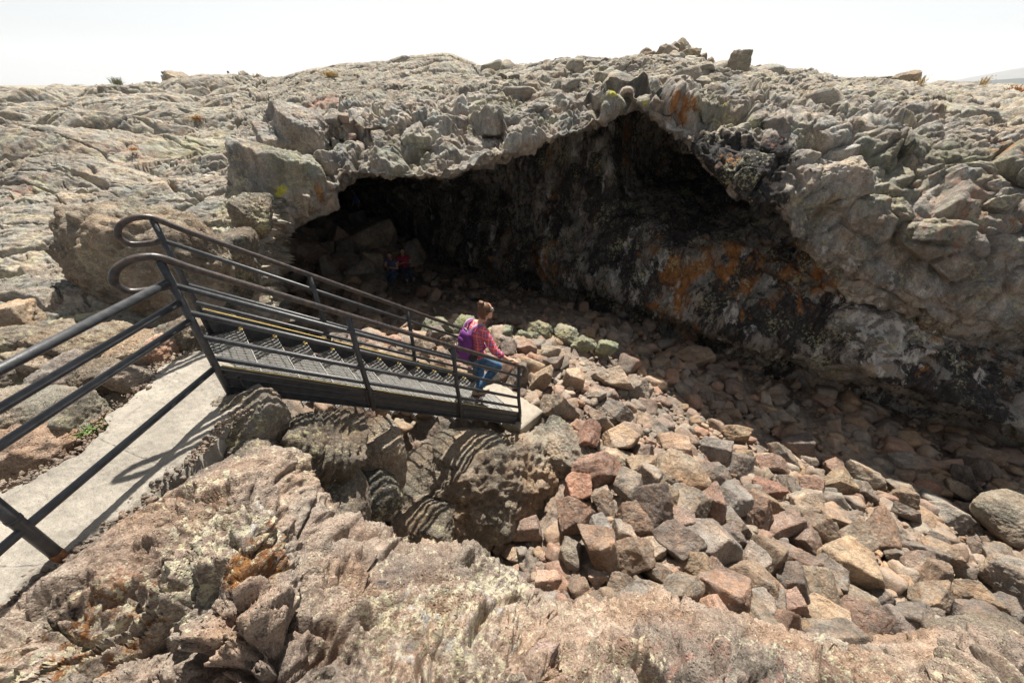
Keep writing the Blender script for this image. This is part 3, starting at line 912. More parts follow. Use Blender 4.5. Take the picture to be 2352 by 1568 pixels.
def ridge(name, prof, dist, mat, seed, depth):
    """a long hill: crest points (u, v) at a distance, its own thickness and rough flanks"""
    us = np.linspace(prof[0][0], prof[-1][0], 160)
    vs = np.interp(us, [p[0] for p in prof], [p[1] for p in prof])
    crest = at_d(us, vs, dist)
    rows = []
    for k in np.linspace(-1, 1, 25):
        q = crest.copy()
        q[:, 1] += k * depth
        q[:, 2] = 2.5 + (crest[:, 2] - 2.5) * (1 - abs(k) ** 1.4)
        q[:, 2] += (perlin(q / (depth * .3), seed) * .06 + perlin(q / (depth * .1), seed + 1) * .03) * np.maximum(0, crest[:, 2] - 2.5)
        rows.append(q)
    Gm = np.array(rows)
    return tag(link(name, np_mesh(name, Gm.reshape(-1, 3), grid_faces(*Gm.shape[:2])), mat), kind='structure')


M['hill'] = plain_mat('far_hill_earth', (.10, .095, .08), .95, vary=.2, scale=.01)
M['hill2'] = plain_mat('far_forest', (.035, .045, .045), .95, vary=.2, scale=.02)
ridge('distant_hill', [(2150, 197), (2230, 190), (2330, 170), (2352, 163), (2450, 140), (2700, 128), (3100, 140)], 3600, M['hill'], 201, 900)
ridge('distant_ridge', [(1900, 197), (2080, 193), (2180, 189), (2300, 185), (2352, 180), (2600, 172), (3000, 180)], 1300, M['hill2'], 203, 300)
# ---- smoky air over the whole scene
hb = MBX((-5200, -300, -9), (5200, 5200, 330))
hm = bpy.data.materials.new('smoky_air'); hm.use_nodes = True
hn = hm.node_tree; hn.nodes.clear()
pv_ = hn.nodes.new('ShaderNodeVolumePrincipled')
pv_.inputs['Color'].default_value = (.88, .93, 1.0, 1)
pv_.inputs['Density'].default_value = 1.3e-4
pv_.inputs['Anisotropy'].default_value = 0.2
ho = hn.nodes.new('ShaderNodeOutputMaterial')
hn.links.new(pv_.outputs[0], ho.inputs['Volume'])
tag(link('haze', hb, hm), kind='stuff')
# ================================================================== BUILDERS
class MB:
    """collects shapes into one mesh"""
    def __init__(s):
        s.bm = bmesh.new()

    def box(s, c, size, R=None):
        M4 = Matrix.Translation(Vector(c)) @ (R.to_4x4() if R is not None else Matrix()) @ Matrix.Diagonal((*size, 1))
        bmesh.ops.create_cube(s.bm, size=1.0, matrix=M4)

    def tube(s, pts, r, seg=12, caps=True):
        pts = [Vector(p) for p in pts]
        rs = r if isinstance(r, (list, tuple)) else [r] * len(pts)
        rings = []; up = None
        for i, p in enumerate(pts):
            t = (pts[min(i + 1, len(pts) - 1)] - pts[max(i - 1, 0)]).normalized()
            if up is None:
                up = t.orthogonal().normalized()
            up = (up - t * up.dot(t)).normalized()
            w = t.cross(up)
            rings.append([s.bm.verts.new(p + rs[i] * (math.cos(a) * up + math.sin(a) * w)) for a in [2 * math.pi * k / seg for k in range(seg)]])
        for a, b in zip(rings, rings[1:]):
            for k in range(seg):
                f = s.bm.faces.new((a[k], a[(k + 1) % seg], b[(k + 1) % seg], b[k])); f.smooth = True
        if caps:
            s.bm.faces.new(rings[0][::-1]); s.bm.faces.new(rings[-1])

    def sphere(s, c, r, sc=(1, 1, 1), R=None, seg=16):
        M4 = Matrix.Translation(Vector(c)) @ (R.to_4x4() if R is not None else Matrix()) @ Matrix.Diagonal((r * sc[0], r * sc[1], r * sc[2], 1))
        g = bmesh.ops.create_uvsphere(s.bm, u_segments=seg, v_segments=max(6, seg * 2 // 3), radius=1, matrix=M4)
        for v in g['verts']:
            for f in v.link_faces:
                f.smooth = True

    def poly(s, pts):
        return s.bm.faces.new([s.bm.verts.new(p) for p in pts])

    def build(s, name, mat, parent=None, bevel=0.0):
        me = bpy.data.meshes.new(name)
        s.bm.to_mesh(me); s.bm.free()
        o = link(name, me, mat, parent)
        if bevel:
            b = o.modifiers.new('bevel', 'BEVEL'); b.width = bevel; b.segments = 2; b.limit_method = 'ANGLE'
        return o


def curve_pts(P, n=12):
    P = np.array([tuple(p) for p in P], float)
    return [Vector(p) for p in catmull(P, np.linspace(0, len(P) - 1, (len(P) - 1) * n + 1))]


# ================================================================== PATH AND STAIRS
PZ = 2.1
PL = np.array([(-900, 1500), (-300, 1200), (0, 1112), (90, 1085), (175, 1035), (215, 1000), (265, 945), (330, 880), (355, 842), (425, 815), (485, 800)], float)
PR = np.array([(-700, 2300), (-160, 1560), (0, 1400), (62, 1345), (152, 1288), (300, 1182), (390, 1092), (470, 1015), (530, 962), (585, 925), (612, 898)], float)
L3 = at_z(PL[:, 0], PL[:, 1], PZ); R3 = at_z(PR[:, 0], PR[:, 1], PZ)
ts = np.linspace(0, len(L3) - 1, 420)
Lc, Rc = catmull(L3, ts), catmull(R3, ts)
wob = lambda Q, k: Q + .045 * np.stack([fbm(Q, .22, 4, k), fbm(Q, .22, 4, k + 1), 0 * Q[:, 0]], 1)
Lc, Rc = wob(Lc, 401), wob(Rc, 405)
ss = np.linspace(0, 1, 110)
G = Lc[:, None] * (1 - ss)[None, :, None] + Rc[:, None] * ss[None, :, None]
P = G.reshape(-1, 3)
e = np.minimum(ss, 1 - ss)[None].repeat(len(ts), 0).ravel()
P[:, 2] += .012 * fbm(P, .35, 3, 411) + .004 * fbm(P, .03, 2, 412) - .035 * (1 - sstep(e, 0, .05)) + .03 * fbm(P, .11, 3, 413) * (1 - sstep(e, 0.01, .10))
G = P.reshape(len(ts), len(ss), 3)
Lo, Ro = G[:, :1] + (0, 0, -.22), G[:, -1:] + (0, 0, -.22)
G = np.concatenate([Lo, G, Ro], 1)
En = G[-1:] + (0, 0, -.35)
G = np.concatenate([G, En], 0)
path = tag(link('path', np_mesh('path', G.reshape(-1, 3), grid_faces(*G.shape[:2])), M['concrete']), kind='structure')

A2 = np.array([-2.08, 2.15]); E2 = np.array([.771, .637]); N2 = np.array([-.637, .771]); LEN = 2.827; WID = 1.05
ZT = lambda s: 2.35 - 2.17 * s                                  # top edge of the side beams


def st(s, w, z, a=0.0):
    """a point on the flight: s down the flight, w across it, z height, a metres along"""
    p = A2 + E2 * (LEN * s + a) + N2 * w
    return Vector((p[0], p[1], z))


stairs = tag(empty('metal_staircase', st(0, .5, PZ)), 'black steel staircase with open grating treads leading from the path down into the pit', 'staircase')


def keep(o, root):
    """parent without moving: the mesh was built in world space"""
    o.parent = root
    o.matrix_parent_inverse = root.matrix_basis.inverted()
    return o


EV, NV = Vector((E2[0], E2[1], 0)), Vector((N2[0], N2[1], 0))
SL = (EV * LEN + Vector((0, 0, -2.17))).normalized()
UPS = NV.cross(SL); UPS = UPS if UPS.z > 0 else -UPS
for w, sgn in ((0.0, -1), (WID, 1)):
    prof = [(0, 0), (.045, 0), (.045, -.012), (.012, -.012), (.012, -.070), (.024, -.085), (.024, -.092), (.012, -.105), (.012, -.155), (.024, -.165), (.024, -.172), (.012, -.185),
            (.012, -.213), (.045, -.213), (.045, -.225), (0, -.225)]
    mb = MB(); rings = []
    for s_, a in ((0, .02), (1, -.01)):
        rings.append([mb.bm.verts.new(st(s_, w, ZT(s_) + y, a) + NV * (sgn * x)) for x, y in prof])
    for k in range(len(prof)):
        mb.bm.faces.new((rings[0][k], rings[0][(k + 1) % len(prof)], rings[1][(k + 1) % len(prof)], rings[1][k]))
    mb.bm.faces.new(rings[0][::-1]); mb.bm.faces.new(rings[1])
    bmesh.ops.recalc_face_normals(mb.bm, faces=mb.bm.faces[:])
    beam = keep(mb.build('side_beam', M['steel']), stairs)
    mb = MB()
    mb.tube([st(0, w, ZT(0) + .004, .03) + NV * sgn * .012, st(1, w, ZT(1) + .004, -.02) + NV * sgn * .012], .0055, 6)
    mb.build('edge_glint', M['yellow'], beam)  # added strip: sunlight on the top flange, put in as yellow colour
# treads: expanded-metal grating in a thin frame with painted sun glint on its nosing
RUN = LEN / 12
for k in range(1, 13):
    s_ = k / 12; z = ZT(s_) - .075
    mb = MB()
    n_w, n_r = 32, 6
    d0 = .30
    def tp(w, a, dz=0):
        return st(s_, w, z + dz, a - .005)
    for j in range(n_r):
        a0, a1 = -d0 + d0 * j / n_r, -d0 + d0 * (j + 1) / n_r
        for i in range(n_w):
            w0, w1 = .03 + (WID - .06) * i / n_w, .03 + (WID - .06) * (i + 1) / n_w
            wm = (w0 + w1) / 2
            for (p, q) in (((w0, a0), (wm, a1)), ((wm, a1), (w1, a0))):
                P_, Q_ = tp(*p), tp(*q)
                dr = (Q_ - P_).normalized(); sd_ = dr.cross(Vector((0, 0, 1))) * .0025
                dn = Vector((0, 0, -.012))
                mb.poly((P_ - sd_, Q_ - sd_, Q_ + sd_, P_ + sd_))
                mb.poly((P_, Q_, Q_ + dn, P_ + dn))
    Rm = Matrix((EV, NV, Vector((0, 0, 1)))).transposed()
    for a in (-d0, 0):
        mb.box(st(s_, WID / 2, z - .012, a - .003), (.006, WID - .05, .038), Rm)
    for j in (2, 4):
        mb.box(st(s_, WID / 2, z - .014, -d0 + d0 * j / n_r - .003), (.004, WID - .05, .02), Rm)
    tr_ = keep(mb.build('tread', M['galv']), stairs)
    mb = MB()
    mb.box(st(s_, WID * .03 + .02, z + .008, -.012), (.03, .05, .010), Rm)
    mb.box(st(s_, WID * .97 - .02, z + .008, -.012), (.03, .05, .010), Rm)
    mb.build('nosing_glint', M['yellow'], tr_)
OFF = [.63, .44, .253, .082]
for w in (0.0, WID):
    for q in range(4):
        s_ = q / 3
        mb = MB()
        a = -.0 if q < 3 else -.012
        top = ZT(s_) + .79
        bot = PZ - .02 if q == 0 else ZT(s_) - .235
        wo_ = w - .030 if w == 0 else w + .030
        mb.tube([st(s_, wo_ + (.03 if w == 0 else -.03), top, a), st(s_, wo_ + (.03 if w == 0 else -.03), ZT(s_) + .25, a), st(s_, wo_, ZT(s_) + .05, a), st(s_, wo_, bot, a)], .0235)
        if q:
            mb.box(st(s_, wo_ + (.02 if w == 0 else -.02), ZT(s_) - .10, a), (.075, .03, .20), Rm)
        else:
            mb.box(st(s_, wo_, PZ - .005, a + .04), (.16, .10, .012), Rm)
            mb.box(st(s_, wo_ + (.02 if w == 0 else -.02), PZ + .06, .09), (.012, .05, .13), Rm)
        for bz in (-.05, -.16):
            mb.box(st(s_, wo_ - (.012 if w == 0 else -.012), ZT(s_) + bz, a + .022), (.014, .014, .014), Rm)
        keep(mb.build('post', M['steel']), stairs)
    # the handrail: past the top post it loops back into the rail below, at the foot it hooks down
    hp = [st(0, w, ZT(0) + .80)]
    H = lambda a, z: st(0, w, z, a)
    loop = [H(.35, ZT(0) + .80 - .767 * .35), H(.12, ZT(0) + .80 - .09), H(.0, ZT(0) + .81), H(-.10, ZT(0) + .825), H(-.19, ZT(0) + .79), H(-.235, ZT(0) + .72), H(-.20, ZT(0) + .65), H(-.11, ZT(0) + .63), H(0, ZT(0) + .63)]
    foot = [st(1, w, ZT(1) + .80 + .767 * .12, -.12), st(1, w, ZT(1) + .80, 0.0), st(1, w, ZT(1) + .755, .065), st(1, w, ZT(1) + .70, .085), st(1, w, ZT(1) + .645, .05), st(1, w, ZT(1) + .63, 0)]
    mb = MB()
    path_pts = curve_pts(loop[::-1], 8) + curve_pts(foot, 8)
    mb.tube(path_pts, .0225, 14)
    keep(mb.build('handrail', M['worn']), stairs)
    for k, of in enumerate(OFF):
        mb = MB()
        mb.tube([st(0, w, ZT(0) + of), st(1, w, ZT(1) + of)], .0185, 12)
        keep(mb.build('rail', M['steel']), stairs)

# landing at the foot of the flight
mb = MB()
tri = [Vector(p) for p in ((.13, 3.76, .035), (.47, 4.12, .03), (-.25, 4.80, .03), (-.78, 4.42, .03))]
n = 22
vg = [[None] * (n + 1) for _ in range(n + 1)]
for i in range(n + 1):
    for j in range(n + 1):
        a, b = i / n, j / n
        p = tri[0].lerp(tri[1], a).lerp(tri[3].lerp(tri[2], a), b)
        q = np.array([[*p]])
        e = min(a, 1 - a, b, 1 - b)
        p = p + Vector((.03 * perlin(q * 9, 1)[0] * (e < .05), .03 * perlin(q * 9, 2)[0] * (e < .05), .006 * perlin(q * 5, 3)[0] - (.012 if e == 0 else 0)))
        vg[i][j] = mb.bm.verts.new(p)
for i in range(n):
    for j in range(n):
        mb.bm.faces.new((vg[i][j], vg[i + 1][j], vg[i + 1][j + 1], vg[i][j + 1])).smooth = True
rim_ = [vg[i][0] for i in range(n)] + [vg[n][j] for j in range(n)] + [vg[i][n] for i in range(n, 0, -1)] + [vg[0][j] for j in range(n, 0, -1)]
low = []
for v in rim_:
    q = np.array([[*v.co]])
    low.append(mb.bm.verts.new(v.co + Vector((.025 * perlin(q * 7, 5)[0], .025 * perlin(q * 7, 6)[0], -.14))))
for k in range(len(rim_)):
    mb.bm.faces.new((rim_[k], low[k], low[(k + 1) % len(low)], rim_[(k + 1) % len(low)]))
tag(mb.build('concrete_landing', M['slab']), 'pale concrete landing slab at the foot of the black staircase', 'landing')

# the guard rail along the path
GP0 = Vector((-2.19, .97, 0)); GP1 = Vector((-2.08, 2.135, 0)); GP2 = Vector((-2.25, -.35, 0))
guard = tag(empty('guard_rail', (GP0.x, GP0.y, PZ)), 'black pipe guard rail with four rails and a rusty post foot beside the concrete path', 'railing')
mb = MB(); mb.tube([GP0 + Vector((0, 0, z)) for z in (2.10, 2.22, 3.02)], .026, 16)
mb.tube([GP0 + Vector((0, 0, z)) for z in (2.405, 2.425)], .0285, 16)
pf = keep(mb.build('post', M['steel']), guard)
mb = MB(); mb.tube([GP0 + Vector((0, 0, z)) for z in (2.03, 2.125, 2.14)], [.0275, .0275, .0265], 16)
mb.build('rusty_foot', M['rust'], pf)
mb = MB(); mb.tube([GP2 + Vector((0, 0, z)) for z in (2.05, 3.02)], .026, 16); keep(mb.build('post', M['steel']), guard)
for z, r in ((3.0, .024), (2.86, .0215), (2.725, .0215), (2.345, .0205)):
    mb = MB(); mb.tube([GP2 + Vector((0, 0, z)), GP0 + Vector((0, 0, z)), GP1 + Vector((0, -.02, z + .01))], r, 14)
    keep(mb.build('rail', M['steel']), guard)


# ================================================================== BOULDERS AND RUBBLE
def rock_mesh(name, *a, **k):
    V, Fi = rock_shape(*a, **k)
    return np_mesh(name, V, Fi), V


def seat(o, V, up=0.0):
    return o


def boulder(name, label, cat, u, v, d, dims, rot, seed, mat, level=6, group=None, **k):
    me, V = rock_mesh(name, dims, seed, level=level, **k)
    o = link(name, me, mat)
    o.location = at_d(u, v, d)
    o.rotation_euler = [math.radians(x) for x in rot]
    return tag(o, label, cat, group)


BO = M['boulder']
boulder('boulder', 'huge brown overhanging boulder below the lower end of the staircase', 'boulder', 1135, 1105, 4.85, (1.30, .80, .66), (4, 16, 28), 505, BO, planes=14, sharp=40, rough=.15, layered=.018, boxy=0, pits=.02)
boulder('boulder', 'pale ropy boulder right of the concrete landing slab', 'boulder', 1290, 1045, 5.3, (.42, .46, .38), (10, -12, 30), 511, BO, sharp=24, rough=.11, layered=.07)
boulder('boulder', 'round flat topped brown boulder carrying the striped shadow of the stair grating', 'boulder', 1075, 1040, 4.75, (.50, .40, .36), (4, 6, 10), 513, BO, sharp=7, rough=.06, planes=10)
boulder('boulder', 'steep layered grey boulder with orange lichen below the upper end of the staircase', 'boulder', 705, 1065, 3.30, (.50, .33, .34), (14, -52, 8), 521, M['greyb'], rough=.09, layered=.10, sharp=20)
boulder('boulder', 'grey boulder with a lichen crust at the foot of the steep layered boulder', 'boulder', 775, 1190, 3.2, (.30, .28, .30), (10, 10, 40), 523, M['greyb'], rough=.07, sharp=9)
boulder('boulder', 'pinkish brown broken boulder between the layered boulder and the overhanging boulder', 'boulder', 850, 1040, 3.95, (.36, .34, .40), (5, 0, 20), 525, BO, rough=.09, sharp=12)
boulder('boulder', 'small dark knobbly boulder under the pinkish broken boulder', 'boulder', 868, 1135, 3.75, (.25, .22, .25), (0, 20, 60), 527, M['greyb'], rough=.10, sharp=7)
boulder('boulder', 'dark brown boulder at the edge of the black hollow under the overhanging boulder', 'boulder', 985, 1205, 4.2, (.34, .30, .30), (20, 0, 10), 529, M['greyb'], rough=.09)
boulder('boulder', 'crumbling rock block that carries the end of the concrete path under the stair head', 'boulder', 585, 985, 2.95, (.26, .30, .34), (0, -6, 38), 531, M['greyb'], rough=.10, sharp=12)
boulder('boulder', 'dark rock wedged between the path end and the steep layered boulder', 'boulder', 560, 1065, 2.75, (.24, .22, .26), (0, 10, 10), 533, M['greyb'], rough=.10)
boulder('boulder', 'big rounded grey lava boulder behind the looped handrails at the path', 'boulder', 352, 640, 4.5, (1.10, .58, .80), (-6, 4, -8), 541, BO, planes=22, sharp=9, rough=.15, boxy=0, layered=.02)
boulder('boulder', 'dark shaded boulder right of the big rounded boulder beside the cave mouth', 'boulder', 535, 640, 5.1, (.36, .50, .70), (0, 10, 20), 543, M['greyb'], sharp=9, rough=.09)
boulder('boulder', 'rough orange brown rock at the path edge under the first guard rail bend', 'boulder', 205, 800, 3.5, (.34, .28, .24), (0, 6, -14), 551, BO, rough=.10)
boulder('boulder', 'reddish rock at the path edge right below the big rounded boulder', 'boulder', 320, 815, 3.35, (.26, .22, .20), (0, -8, 20), 553, BO, rough=.10)
boulder('boulder', 'low brown layered rock left of the path crossed by the guard rails', 'boulder', 60, 975, 2.7, (.40, .30, .20), (0, 4, -20), 555, BO, rough=.08, layered=.05)
boulder('boulder', 'small tan rock on top of the low rock cluster left of the path', 'boulder', 60, 800, 3.5, (.34, .28, .20), (0, 0, 30), 557, BO, rough=.10)
boulder('boulder', 'small grey rock between the path and the guard rails with weeds before it', 'boulder', 235, 880, 3.05, (.22, .20, .17), (0, 10, 50), 559, BO, rough=.10)
boulder('boulder', 'large smooth grey boulder half in shade at the right edge of the pit', 'boulder', 2345, 1195, 6.1, (.62, .50, .34), (0, 14, 10), 561, BO, sharp=8, rough=.06)
boulder('boulder', 'large dark brown boulder in the sun at the right edge of the rubble', 'boulder', 2330, 1330, 5.0, (.42, .36, .36), (0, 20, 15), 563, M['rock'], rough=.07)
boulder('boulder', 'grey rock corner in the lower right foreground with an orange lichen rim', 'boulder', 2310, 1580, 2.35, (.46, .34, .22), (0, 0, 10), 565, BO, rough=.06)
boulder('boulder', 'lone block standing on the skyline above the notch of the cave roof', 'boulder', 1696, 152, 12.5, (.38, .4, .42), (0, 0, 20), 571, BO, rough=.10)
boulder('boulder', 'grey boulder standing against the sky at the far left of the plain', 'boulder', 410, 187, 35, (1.25, 1.2, .75), (0, 12, 0), 573, BO, rough=.07)
boulder('boulder', 'pointed boulder standing against the sky on the right of the plain', 'boulder', 2082, 184, 23, (.62, .5, .5), (0, -20, 0), 575, BO, rough=.08)
boulder('boulder', 'flat topped dark rock on the right skyline beside the pointed boulder', 'boulder', 2028, 183, 24, (.5, .45, .2), (0, 4, 0), 577, BO, rough=.09)
boulder('boulder', 'huge flat sided block lying in the dark cave above the seated people', 'boulder', 845, 560, 16.8, (1.55, .9, .75), (0, -24, 20), 581, M['rock'], rough=.03, sharp=40)
boulder('boulder', 'upright rock beside the seated people in the dark cave', 'boulder', 868, 612, 15.2, (.45, .5, .75), (0, 0, 20), 583, M['rock'], rough=.06)
boulder('boulder', 'rounded rock under the standing person deep in the cave', 'boulder', 820, 525, 24.5, (1.5, 1.1, .75), (0, 0, 20), 585, M['rock'], rough=.07, sharp=10)
boulder('boulder', 'grey block at the left jamb of the cave mouth under the yellow lichen', 'boulder', 585, 500, 5.9, (.27, .4, .36), (0, 12, 20), 591, M['greyb'], rough=.11, sharp=20)
rg = np.random.default_rng(5)
for (u, v, d, w, lab) in [(130, 770, 3.75, .17, 'tan rock left of the rough orange brown rock by the path'), (25, 740, 3.8, .22, 'brown rock at the left picture edge below the lava slope'), (150, 880, 3.05, .20, 'brown pitted rock left of the small grey rock by the weeds'),
                          (20, 875, 3.1, .20, 'dark rock at the left picture edge behind the guard rails'), (270, 770, 3.7, .16, 'orange tinted rock between the big rounded boulder and the path'), (365, 800, 3.35, .13, 'small brown rock at the far corner of the path'),
                          (95, 850, 3.2, .17, 'pale rock in the cluster left of the path'), (300, 870, 2.98, .12, 'small dark rock touching the left edge of the path'), (165, 960, 2.68, .20, 'flat topped rock at the left path edge crossed by the lowest rail'), (60, 1055, 2.45, .20, 'brown rock at the path edge, lowest of the left cluster'),
                          (400, 775, 3.5, .15, 'reddish stone in front of the big rounded boulder by the stair head'), (450, 770, 3.65, .16, 'dark stone beside the top of the stairs')]:
    boulder('rock', lab, 'rock', u, v, d, w * rg.uniform(.85, 1.25, 3) * (1.2, 1, .85), rg.uniform(-25, 25, 3), int(rg.integers(1e6)), BO if rg.random() < .5 else M['rock'], level=5, group='rocks left of the path', rough=.14, planes=10, pits=.02)
for (u, v, d, s_) in [(1480, 122, 15.6, .34), (1500, 118, 15.4, .30), (1520, 112, 15.2, .36), (1545, 108, 15.0, .40), (1566, 106, 15.0, .36), (1590, 116, 15.0, .34), (1610, 124, 15, .28), (1460, 128, 15.5, .26), (1540, 120, 14.6, .34),
                      (1572, 124, 14.5, .3), (1440, 130, 15.8, .24), (1632, 134, 15, .22), (1290, 133, 17, .26), (1265, 138, 17, .24), (1235, 145, 18, .22), (1320, 136, 16.8, .22), (1180, 150, 19, .22), (1740, 150, 15.5, .3)]:
    boulder('rock', 'dark jagged clinker rock piled on the middle skyline above the cave', 'rock', u, v + 12, d, s_ * .85 * rg.uniform(.7, 1.25, 3), rg.uniform(0, 360, 3), int(rg.integers(1e6)), BO, level=4, group='dark clinker rocks on the skyline', rough=.12)
for (u, v, d, w, lab) in [(1008, 752, 8.0, .42, 'green lichened rock behind the stair rails, leftmost of the mossy row'), (1062, 748, 8.0, .30, 'green lichened rock just left of the walking woman'),
                          (1150, 768, 8.0, .34, 'flat grey green rock just right of the head of the walking woman'), (1245, 758, 8.2, .34, 'brightest green pointed rock right of the walking woman'), (1205, 775, 8.1, .22, 'small green rock between the flat one and the pointed green one'),
                          (1300, 772, 8.2, .30, 'grey green rock right of the bright green pointed rock'), (1340, 790, 8.0, .28, 'grey rock with green patches at the edge of the cave shade'), (1395, 800, 7.9, .26, 'green flecked rock, rightmost of the mossy row'), (935, 790, 7.6, .3, 'dull green rock seen through the stair rails')]:
    boulder('mossy_rock', lab, 'rock', u, v, d, (w, w * .8, w * .68), rg.uniform(-20, 20, 3), int(rg.integers(1e6)), M['mossy'], level=5, group='green lichened rocks at the shade edge', rough=.16, planes=13, sharp=30, boxy=0)

# key stones of the rubble slope, traced one by one: u, v, width and height in the picture, label
KEY = [
    (1402, 868, 92, 66, 'purple brown angular rock near the top of the sunlit rubble beside the landing'), (1318, 866, 66, 60, 'orange brown pitted rock at the top of the rubble right of the woman'),
    (1368, 902, 54, 56, 'grey brown rock just below the purple brown angular rock'), (1468, 892, 72, 60, 'pale tan slab leaning below the purple brown angular rock'), (1160, 785, 46, 44, 'pale tilted block beside the arm of the woman'),
    (1210, 800, 50, 40, 'pale rounded rock right of the pale tilted block'), (1262, 805, 56, 40, 'brown rock in the sun below the bright green rock'), (1418, 1000, 100, 74, 'large dark purple block standing right of the ropy boulder'),
    (1420, 1052, 84, 46, 'flat light grey rock lying below the large dark purple block'), (1562, 1088, 120, 96, 'broad grey vesicular boulder with a crack down its left side'), (1484, 1098, 62, 110, 'orange sided split rock left of the broad grey vesicular boulder'),
    (1624, 1232, 158, 118, 'large pinkish brown boulder with a bright ridge in the middle of the rubble'), (1722, 1284, 92, 92, 'dark grey vesicular boulder right of the large pinkish one'), (1945, 1282, 136, 118, 'big orange faced boulder on the right of the rubble slope'),
    (1825, 1024, 68, 58, 'cube shaped dark rock standing on the shade line'), (1968, 1084, 96, 62, 'grey brown boulder on the shade line right of the cube shaped rock'), (1672, 1140, 112, 96, 'rounded grey vesicular boulder above the large pinkish one'),
    (1790, 1205, 100, 60, 'long smooth grey slab running down between two boulders'), (1210, 1206, 80, 96, 'egg shaped dark grey boulder with lichen dots beside the dark hollow'), (1176, 1268, 48, 38, 'small yellowish rounded stone below the egg shaped boulder'),
    (1325, 1120, 76, 86, 'upright lichen grey boulder under the ropy boulder'), (1308, 1268, 58, 78, 'upright dark red stone on the left of the rubble'), (1492, 1262, 82, 54, 'tan brick shaped rock left of the large pinkish boulder'),
    (1372, 1205, 60, 56, 'light tan block above the upright dark red stone'), (1432, 1225, 56, 66, 'reddish brown block beside the light tan block'), (1478, 1372, 128, 62, 'wide flat purple grey slab just above the foreground ledge'),
    (1636, 1398, 96, 104, 'leaning grey boulder with a tan top above the foreground ledge'), (1728, 1382, 54, 104, 'curved dark wedge of rock beside the leaning grey boulder'), (1812, 1384, 76, 96, 'brick red upright rock in the lower rubble'),
    (1905, 1408, 98, 88, 'dark reddish brown boulder in the lower right rubble'), (2042, 1432, 84, 104, 'tan pointed boulder in the lower right rubble'), (2148, 1448, 92, 80, 'layered grey brown rock in the lower right rubble'),
    (2240, 1488, 96, 64, 'brick red flat rock at the lower right corner of the rubble'), (1376, 1318, 58, 58, 'small grey cube above the ledge on the left of the rubble'), (1560, 1195, 66, 70, 'dark speckled rock left of the large pinkish boulder'),
    (1850, 1150, 70, 86, 'dark red block standing upright on the right of the slope'), (1905, 1185, 66, 66, 'light grey slab with a straight edge beside the dark red block'), (2175, 1180, 74, 54, 'brown block alone near the right shade line'),
    (2075, 1065, 70, 56, 'pale pyramid shaped rock in the shade below the cave wall'), (1545, 1020, 84, 56, 'tan rock with a dark underside in the upper rubble'), (1690, 985, 46, 50, 'red brown cube in the upper rubble near the shade line'),
    (1640, 1030, 80, 70, 'dark brown wedge in the upper rubble'), (1600, 820, 110, 56, 'wide smooth dark boulder in shade in front of the cave wall'), (2095, 1290, 70, 80, 'brown pitted boulder on the right of the slope'), (1550, 1300, 60, 40, 'small light rock under the large pinkish boulder'),
    (1260, 1330, 70, 56, 'flat brown rock on the left beside the ledge'), (1255, 1390, 70, 50, 'low dark brown rock against the foreground ledge')]
taken = []
tone = M['rock']
for (u, v, w, h, lab) in KEY:
    c = floor_at(u, v + h * .30)[0]
    _, _, d = project(c)
    wx = w * d / FPX * .49; hz = h * d / FPX * .50
    dep = (wx + hz) / 2 * rg.uniform(.75, 1.0)
    me, V = rock_mesh('rock', (wx, dep, hz), int(rg.integers(1e6)), level=5, planes=7, sharp=90, rough=.062, pits=.032)
    o = link('rock', me, tone)
    o.location = c + np.array([0, .15 * dep, hz * .45])
    o.rotation_euler = rg.uniform(-.42, .42, 3)
    tag(o, lab, 'rock', 'broken lava rocks on the pit floor')
    taken.append((*c[:2], max(wx, dep)))

# the rest of the rubble: stones scattered over what the picture shows of the floor
def inside(u, v, poly):
    r = np.zeros(len(u), bool); j = len(poly) - 1
    for i in range(len(poly)):
        xi, yi = poly[i]; xj, yj = poly[j]
        r ^= ((yi > v) != (yj > v)) & (u < (xj - xi) * (v - yi) / (yj - yi + 1e-9) + xi)
        j = i
    return r


POLY = [(600, 540), (700, 500), (880, 505), (960, 620), (1000, 640), (1200, 660), (1500, 745), (1700, 800), (1850, 860), (2000, 900), (2352, 1030), (2480, 1100), (2480, 1560), (2120, 1600), (1720, 1500), (1550, 1430),
        (1300, 1440), (1200, 1400), (1100, 1330), (900, 1290), (860, 1240), (800, 1000), (700, 900), (590, 860)]
rg = np.random.default_rng(77)
NC = 42000
cu = rg.uniform(580, 2480, NC); cv = rg.uniform(495, 1600, NC)
m = inside(cu, cv, POLY) & (((cu - 1120) / 235) ** 2 + ((cv - 1090) / 165) ** 2 > 1) & (((cu - 918) / 55) ** 2 + ((cv - 655) / 45) ** 2 > 1)
cu, cv = cu[m], cv[m]
cp = floor_at(cu, cv)
cdp = project(cp)[2]
# typical stone size (half width, metres) by place: big near and in the middle of the slope, small in the shaded trough, big again inside the cave
trough = np.exp(-((cv - (1000 + (cu - 1700) * .28)) / 120) ** 2) * (cu > 1350)
cave_z = sstep(cdp, 11, 15) * (cu < 1000)
bare = np.exp(-(((cu - 1330) / 120) ** 2 + ((cv - 930) / 70) ** 2)) + np.exp(-(((cu - 2250) / 130) ** 2 + ((cv - 1330) / 120) ** 2))
smooth_fl = sstep(cu, 900, 960) * (1 - sstep(cu, 1350, 1500)) * (1 - sstep(cv, 690, 760))
size = np.exp(rg.normal(math.log(.078), .62, len(cu)))
size *= (1 - .30 * np.clip(trough, 0, 1)) * (1 + 1.9 * cave_z) * (1 - .45 * np.clip(bare, 0, 1)) * (1 - .5 * smooth_fl)
size = np.clip(size, .02, .24 + .5 * cave_z)
order = np.argsort(-size)
cell = {}
